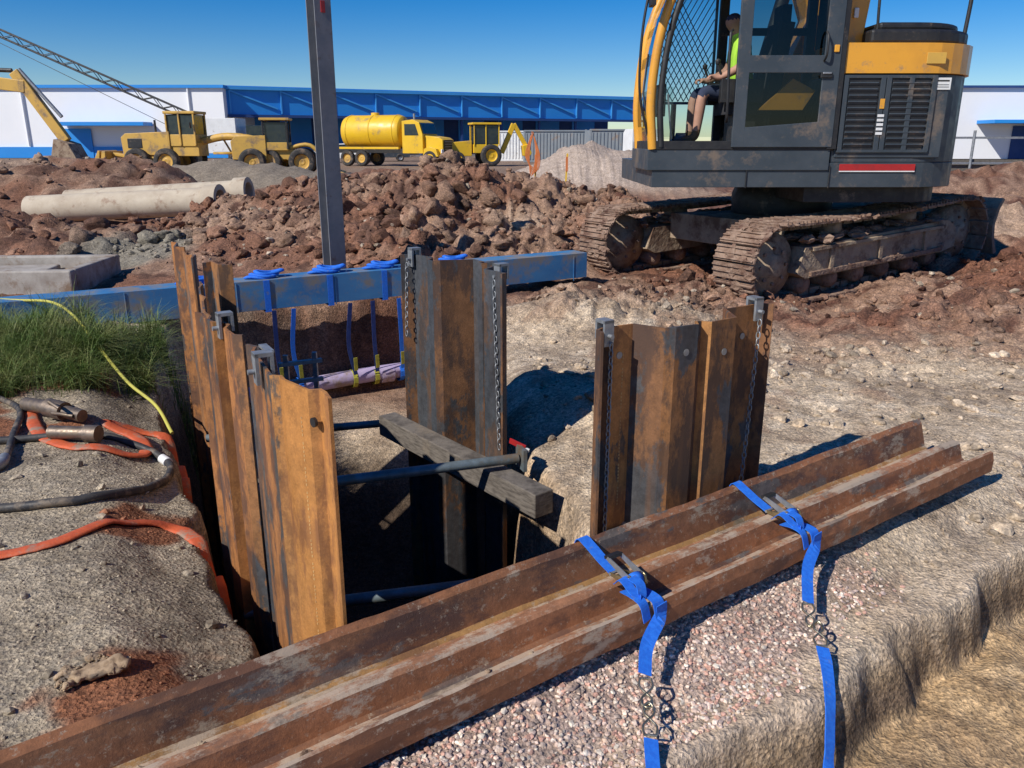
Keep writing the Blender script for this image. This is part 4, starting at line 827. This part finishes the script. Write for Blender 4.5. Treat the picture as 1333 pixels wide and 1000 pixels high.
def container(x,y,l,ang,mat):
    b=B('shipping_container',frame(x,y,ang)); b.box((0,0,1.3),(l,2.3,2.4),mat); n=int(l/.28)
    for k in range(n): b.box((-l/2+.2+k*.28,-1.17,1.3),(.14,.06,2.15),mat)
    for sx in(-1,1):
        for sy in(-1,1): b.box((sx*(l/2-.06),sy*1.14,1.3),(.16,.16,2.6),mat)
    b.box((0,-1.16,2.55),(l,.14,.12),mat); b.box((0,-1.16,.08),(l,.14,.15),mat); b.finish(bevel=.01)
container(4.0,72,6.0,0,m_cont); container(8.2,66,4.6,4,m_cont); container(1.2,76,5,0,m_white)
def car(name,x,y,ang,mat,pick=False):
    b=B(name,frame(x,y,ang))
    b.prism([(-2.2,.35),(-2.2,.95),(-1.0,1.0),(-.6,1.5),(.9,1.55) if not pick else (.3,1.55),(1.9,1.0) if not pick else (.7,1.0),(2.2,.95),(2.2,.35)],-.85,.85,mat)
    b.prism([(-.92,1.0),(-.55,1.44),(.8,1.48) if not pick else (.25,1.48),(1.4,1.02) if not pick else (.55,1.02)],-.87,.87,m_dglass)
    for xx in(-1.35,1.35):
        for y2 in(-.8,.8): b.wheel((xx,y2,.34),(0,1,0),.34,.22,m_rub,m_galv,18)
    b.finish(bevel=.04)
car('parked_car',-14.2,70,0,m_white); car('parked_ute',-11.3,74,10,m_dgrey,True); car('parked_car',44,62,0,m_white)
b=B('tipper_truck',frame(8.0,50,-75)); b.prism([(-1.2,.6),(-1.2,2.2),(-.9,2.4),(.2,2.4),(.2,.6)],-1,1,m_white); b.prism([(-1.23,1.4),(-1.0,2.2),(-.9,2.2),(-1.1,1.4)],-.9,.9,m_dglass); b.box((2.3,0,.8),(4.0,.8,.25),m_black); b.box((2.3,0,1.3),(3.8,2.0,.8),m_galv)
for x in(-.6,2.8):
    for y in(-.9,.9): b.wheel((x,y,.42),(0,1,0),.42,.28,m_rub,m_white)
b.box((-1.25,0,.65),(.15,2,.3),m_black); b.finish(bevel=.03)
# ------------------------------------------------------------------ buildings
e=empty('blue_canopy_warehouse'); a0=Vector((-29.5,88,0)); a1=Vector((17,111,0)); dv=(a1-a0); L=dv.length; ang=math.atan2(dv.y,dv.x); WM=Matrix.Translation(a0)@Matrix.Rotation(ang,4,'Z')
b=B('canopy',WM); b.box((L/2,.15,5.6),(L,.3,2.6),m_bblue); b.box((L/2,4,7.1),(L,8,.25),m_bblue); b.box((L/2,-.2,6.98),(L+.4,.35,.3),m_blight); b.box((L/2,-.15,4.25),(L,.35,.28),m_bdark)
k=0
while k*5.2<L-5:
    x=k*5.2+.3; b.bar((x,-.12,4.5),(x,-.12,6.8),.18,.14,m_blight,up=(1,0,0)); b.bar((x,-.12,6.75),(x+4.8,-.12,5.0),.14,.16,m_blight); k+=1
b.finish(e)
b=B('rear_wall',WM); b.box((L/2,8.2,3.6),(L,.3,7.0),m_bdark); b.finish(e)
b=B('doors_and_posts',WM)
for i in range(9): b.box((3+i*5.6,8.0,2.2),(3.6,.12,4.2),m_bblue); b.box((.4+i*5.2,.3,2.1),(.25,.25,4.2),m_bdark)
b.finish(e)
b=B('floor_slab',WM); b.box((L/2,4,.1),(L,8.4,.2),m_conc); b.finish(e)
e=empty('white_warehouse'); b=B('walls'); b.box((-52,93,3.5),(45,12,6.8),m_bwhite); b.box((-52,86.9,.6),(45,.2,1.1),m_bblue)
b.finish(e); b=B('roof_trim'); b.box((-52,93,7.05),(45.4,12.6,.3),m_bblue); b.box((-41.5,85.8,3.4),(9,2.2,.35),m_bblue); b.box((-45.2,86.8,1.5),(3.6,.14,2.9),m_bblue)
b.box((-37,86.8,1.2),(1.1,.14,2.2),m_bdark)
for x in(-60,-50,-33): b.cyl((x,86.85,1.2),(x,86.85,6.9),.10,m_bwhite,8)
b.finish(e)
e=empty('white_depot'); b=B('walls'); b.box((58,86,3.3),(36,12,6.4),m_bwhite)
b.finish(e); b=B('awning'); b.prismz([(44,77),(76,77),(76,80),(44,80)],3.3,3.6,m_bblue); b.box((58,86,6.6),(36.6,12.6,.2),m_bdark); b.box((50,79.9,1.6),(5,.15,3),m_bdark); b.finish(e)
b=B('site_fence',frame(0,0,0))
for i in range(14):
    x=10+i*1.6; b.cyl((x,24,0.6),(x,24,2.0),.04,m_galv,8)
for z in(1.1,1.8): b.bar((10,24,z),(31,24,z),.03,.06,m_galv)
b.box((20,24.1,.95),(20,.05,.5),m_timber); b.finish()
for (x,y,h) in((.45,17.5,1.5),(1.2,19.0,1.4)):
    b=B('yellow_marker_stake'); z=float(H(np.array([x]),np.array([y]))[0]); b.bar((x,y,z-.1),(x+.06,y,z+h),.035,.035,m_ylem,up=(1,0,0)); b.bar((x+.05,y-.01,z+h*.72),(x+.05,y-.01,z+h*.95),.05,.05,m_orange,up=(1,0,0)); b.finish()
b=B('orange_barrier_mesh'); z=.6
for k in range(5): b.tube(cr([(.42+.03*math.sin(k),17.45,z+1.3-.02*k),(.36-.02*k,17.4,z+.8),(.4+.03*k,17.35,z+.4+.03*k),(.50+.02*k,17.4,z+.8),(.46,17.45,z+1.2)],4),.010,m_orange,5)
b.finish()
# ------------------------------------------------------------------ light, sky, camera
EL=40;AZ=49
w=bpy.data.worlds.new('World'); scene.world=w; w.use_nodes=True; nt=w.node_tree; bg=nt.nodes['Background']
sk=nt.nodes.new('ShaderNodeTexSky'); sk.sky_type='NISHITA'; sk.sun_disc=False; sk.sun_elevation=R(EL); sk.sun_rotation=R(180+AZ); sk.air_density=1.0; sk.dust_density=.1; sk.ozone_density=5.0; sk.altitude=600
hs=nt.nodes.new('ShaderNodeHueSaturation'); hs.inputs['Saturation'].default_value=1.5; hs.inputs['Hue'].default_value=.512; nt.links.new(sk.outputs[0],hs.inputs['Color'])
nt.links.new(hs.outputs[0],bg.inputs[0]); bg.inputs[1].default_value=.10
sl=bpy.data.lights.new('sun','SUN'); sl.energy=5.0; sl.angle=R(.5); sl.color=(1,.96,.89); so=bpy.data.objects.new('sun',sl); scene.collection.objects.link(so)
el=R(EL); az=R(AZ); d=Vector((math.sin(az)*math.cos(el),math.cos(az)*math.cos(el),-math.sin(el))); so.rotation_euler=d.to_track_quat('-Z','Y').to_euler(); so.location=(-10,-10,15)
cam=bpy.data.cameras.new('camera'); co=bpy.data.objects.new('camera',cam); scene.collection.objects.link(co); co.location=(0,0,1.7); co.rotation_euler=(R(73.2),0,0); cam.sensor_width=36; cam.lens=28.25; cam.clip_start=.05; cam.clip_end=3000; scene.camera=co
scene.view_settings.view_transform='Standard'; scene.view_settings.look='None'; scene.view_settings.exposure=0
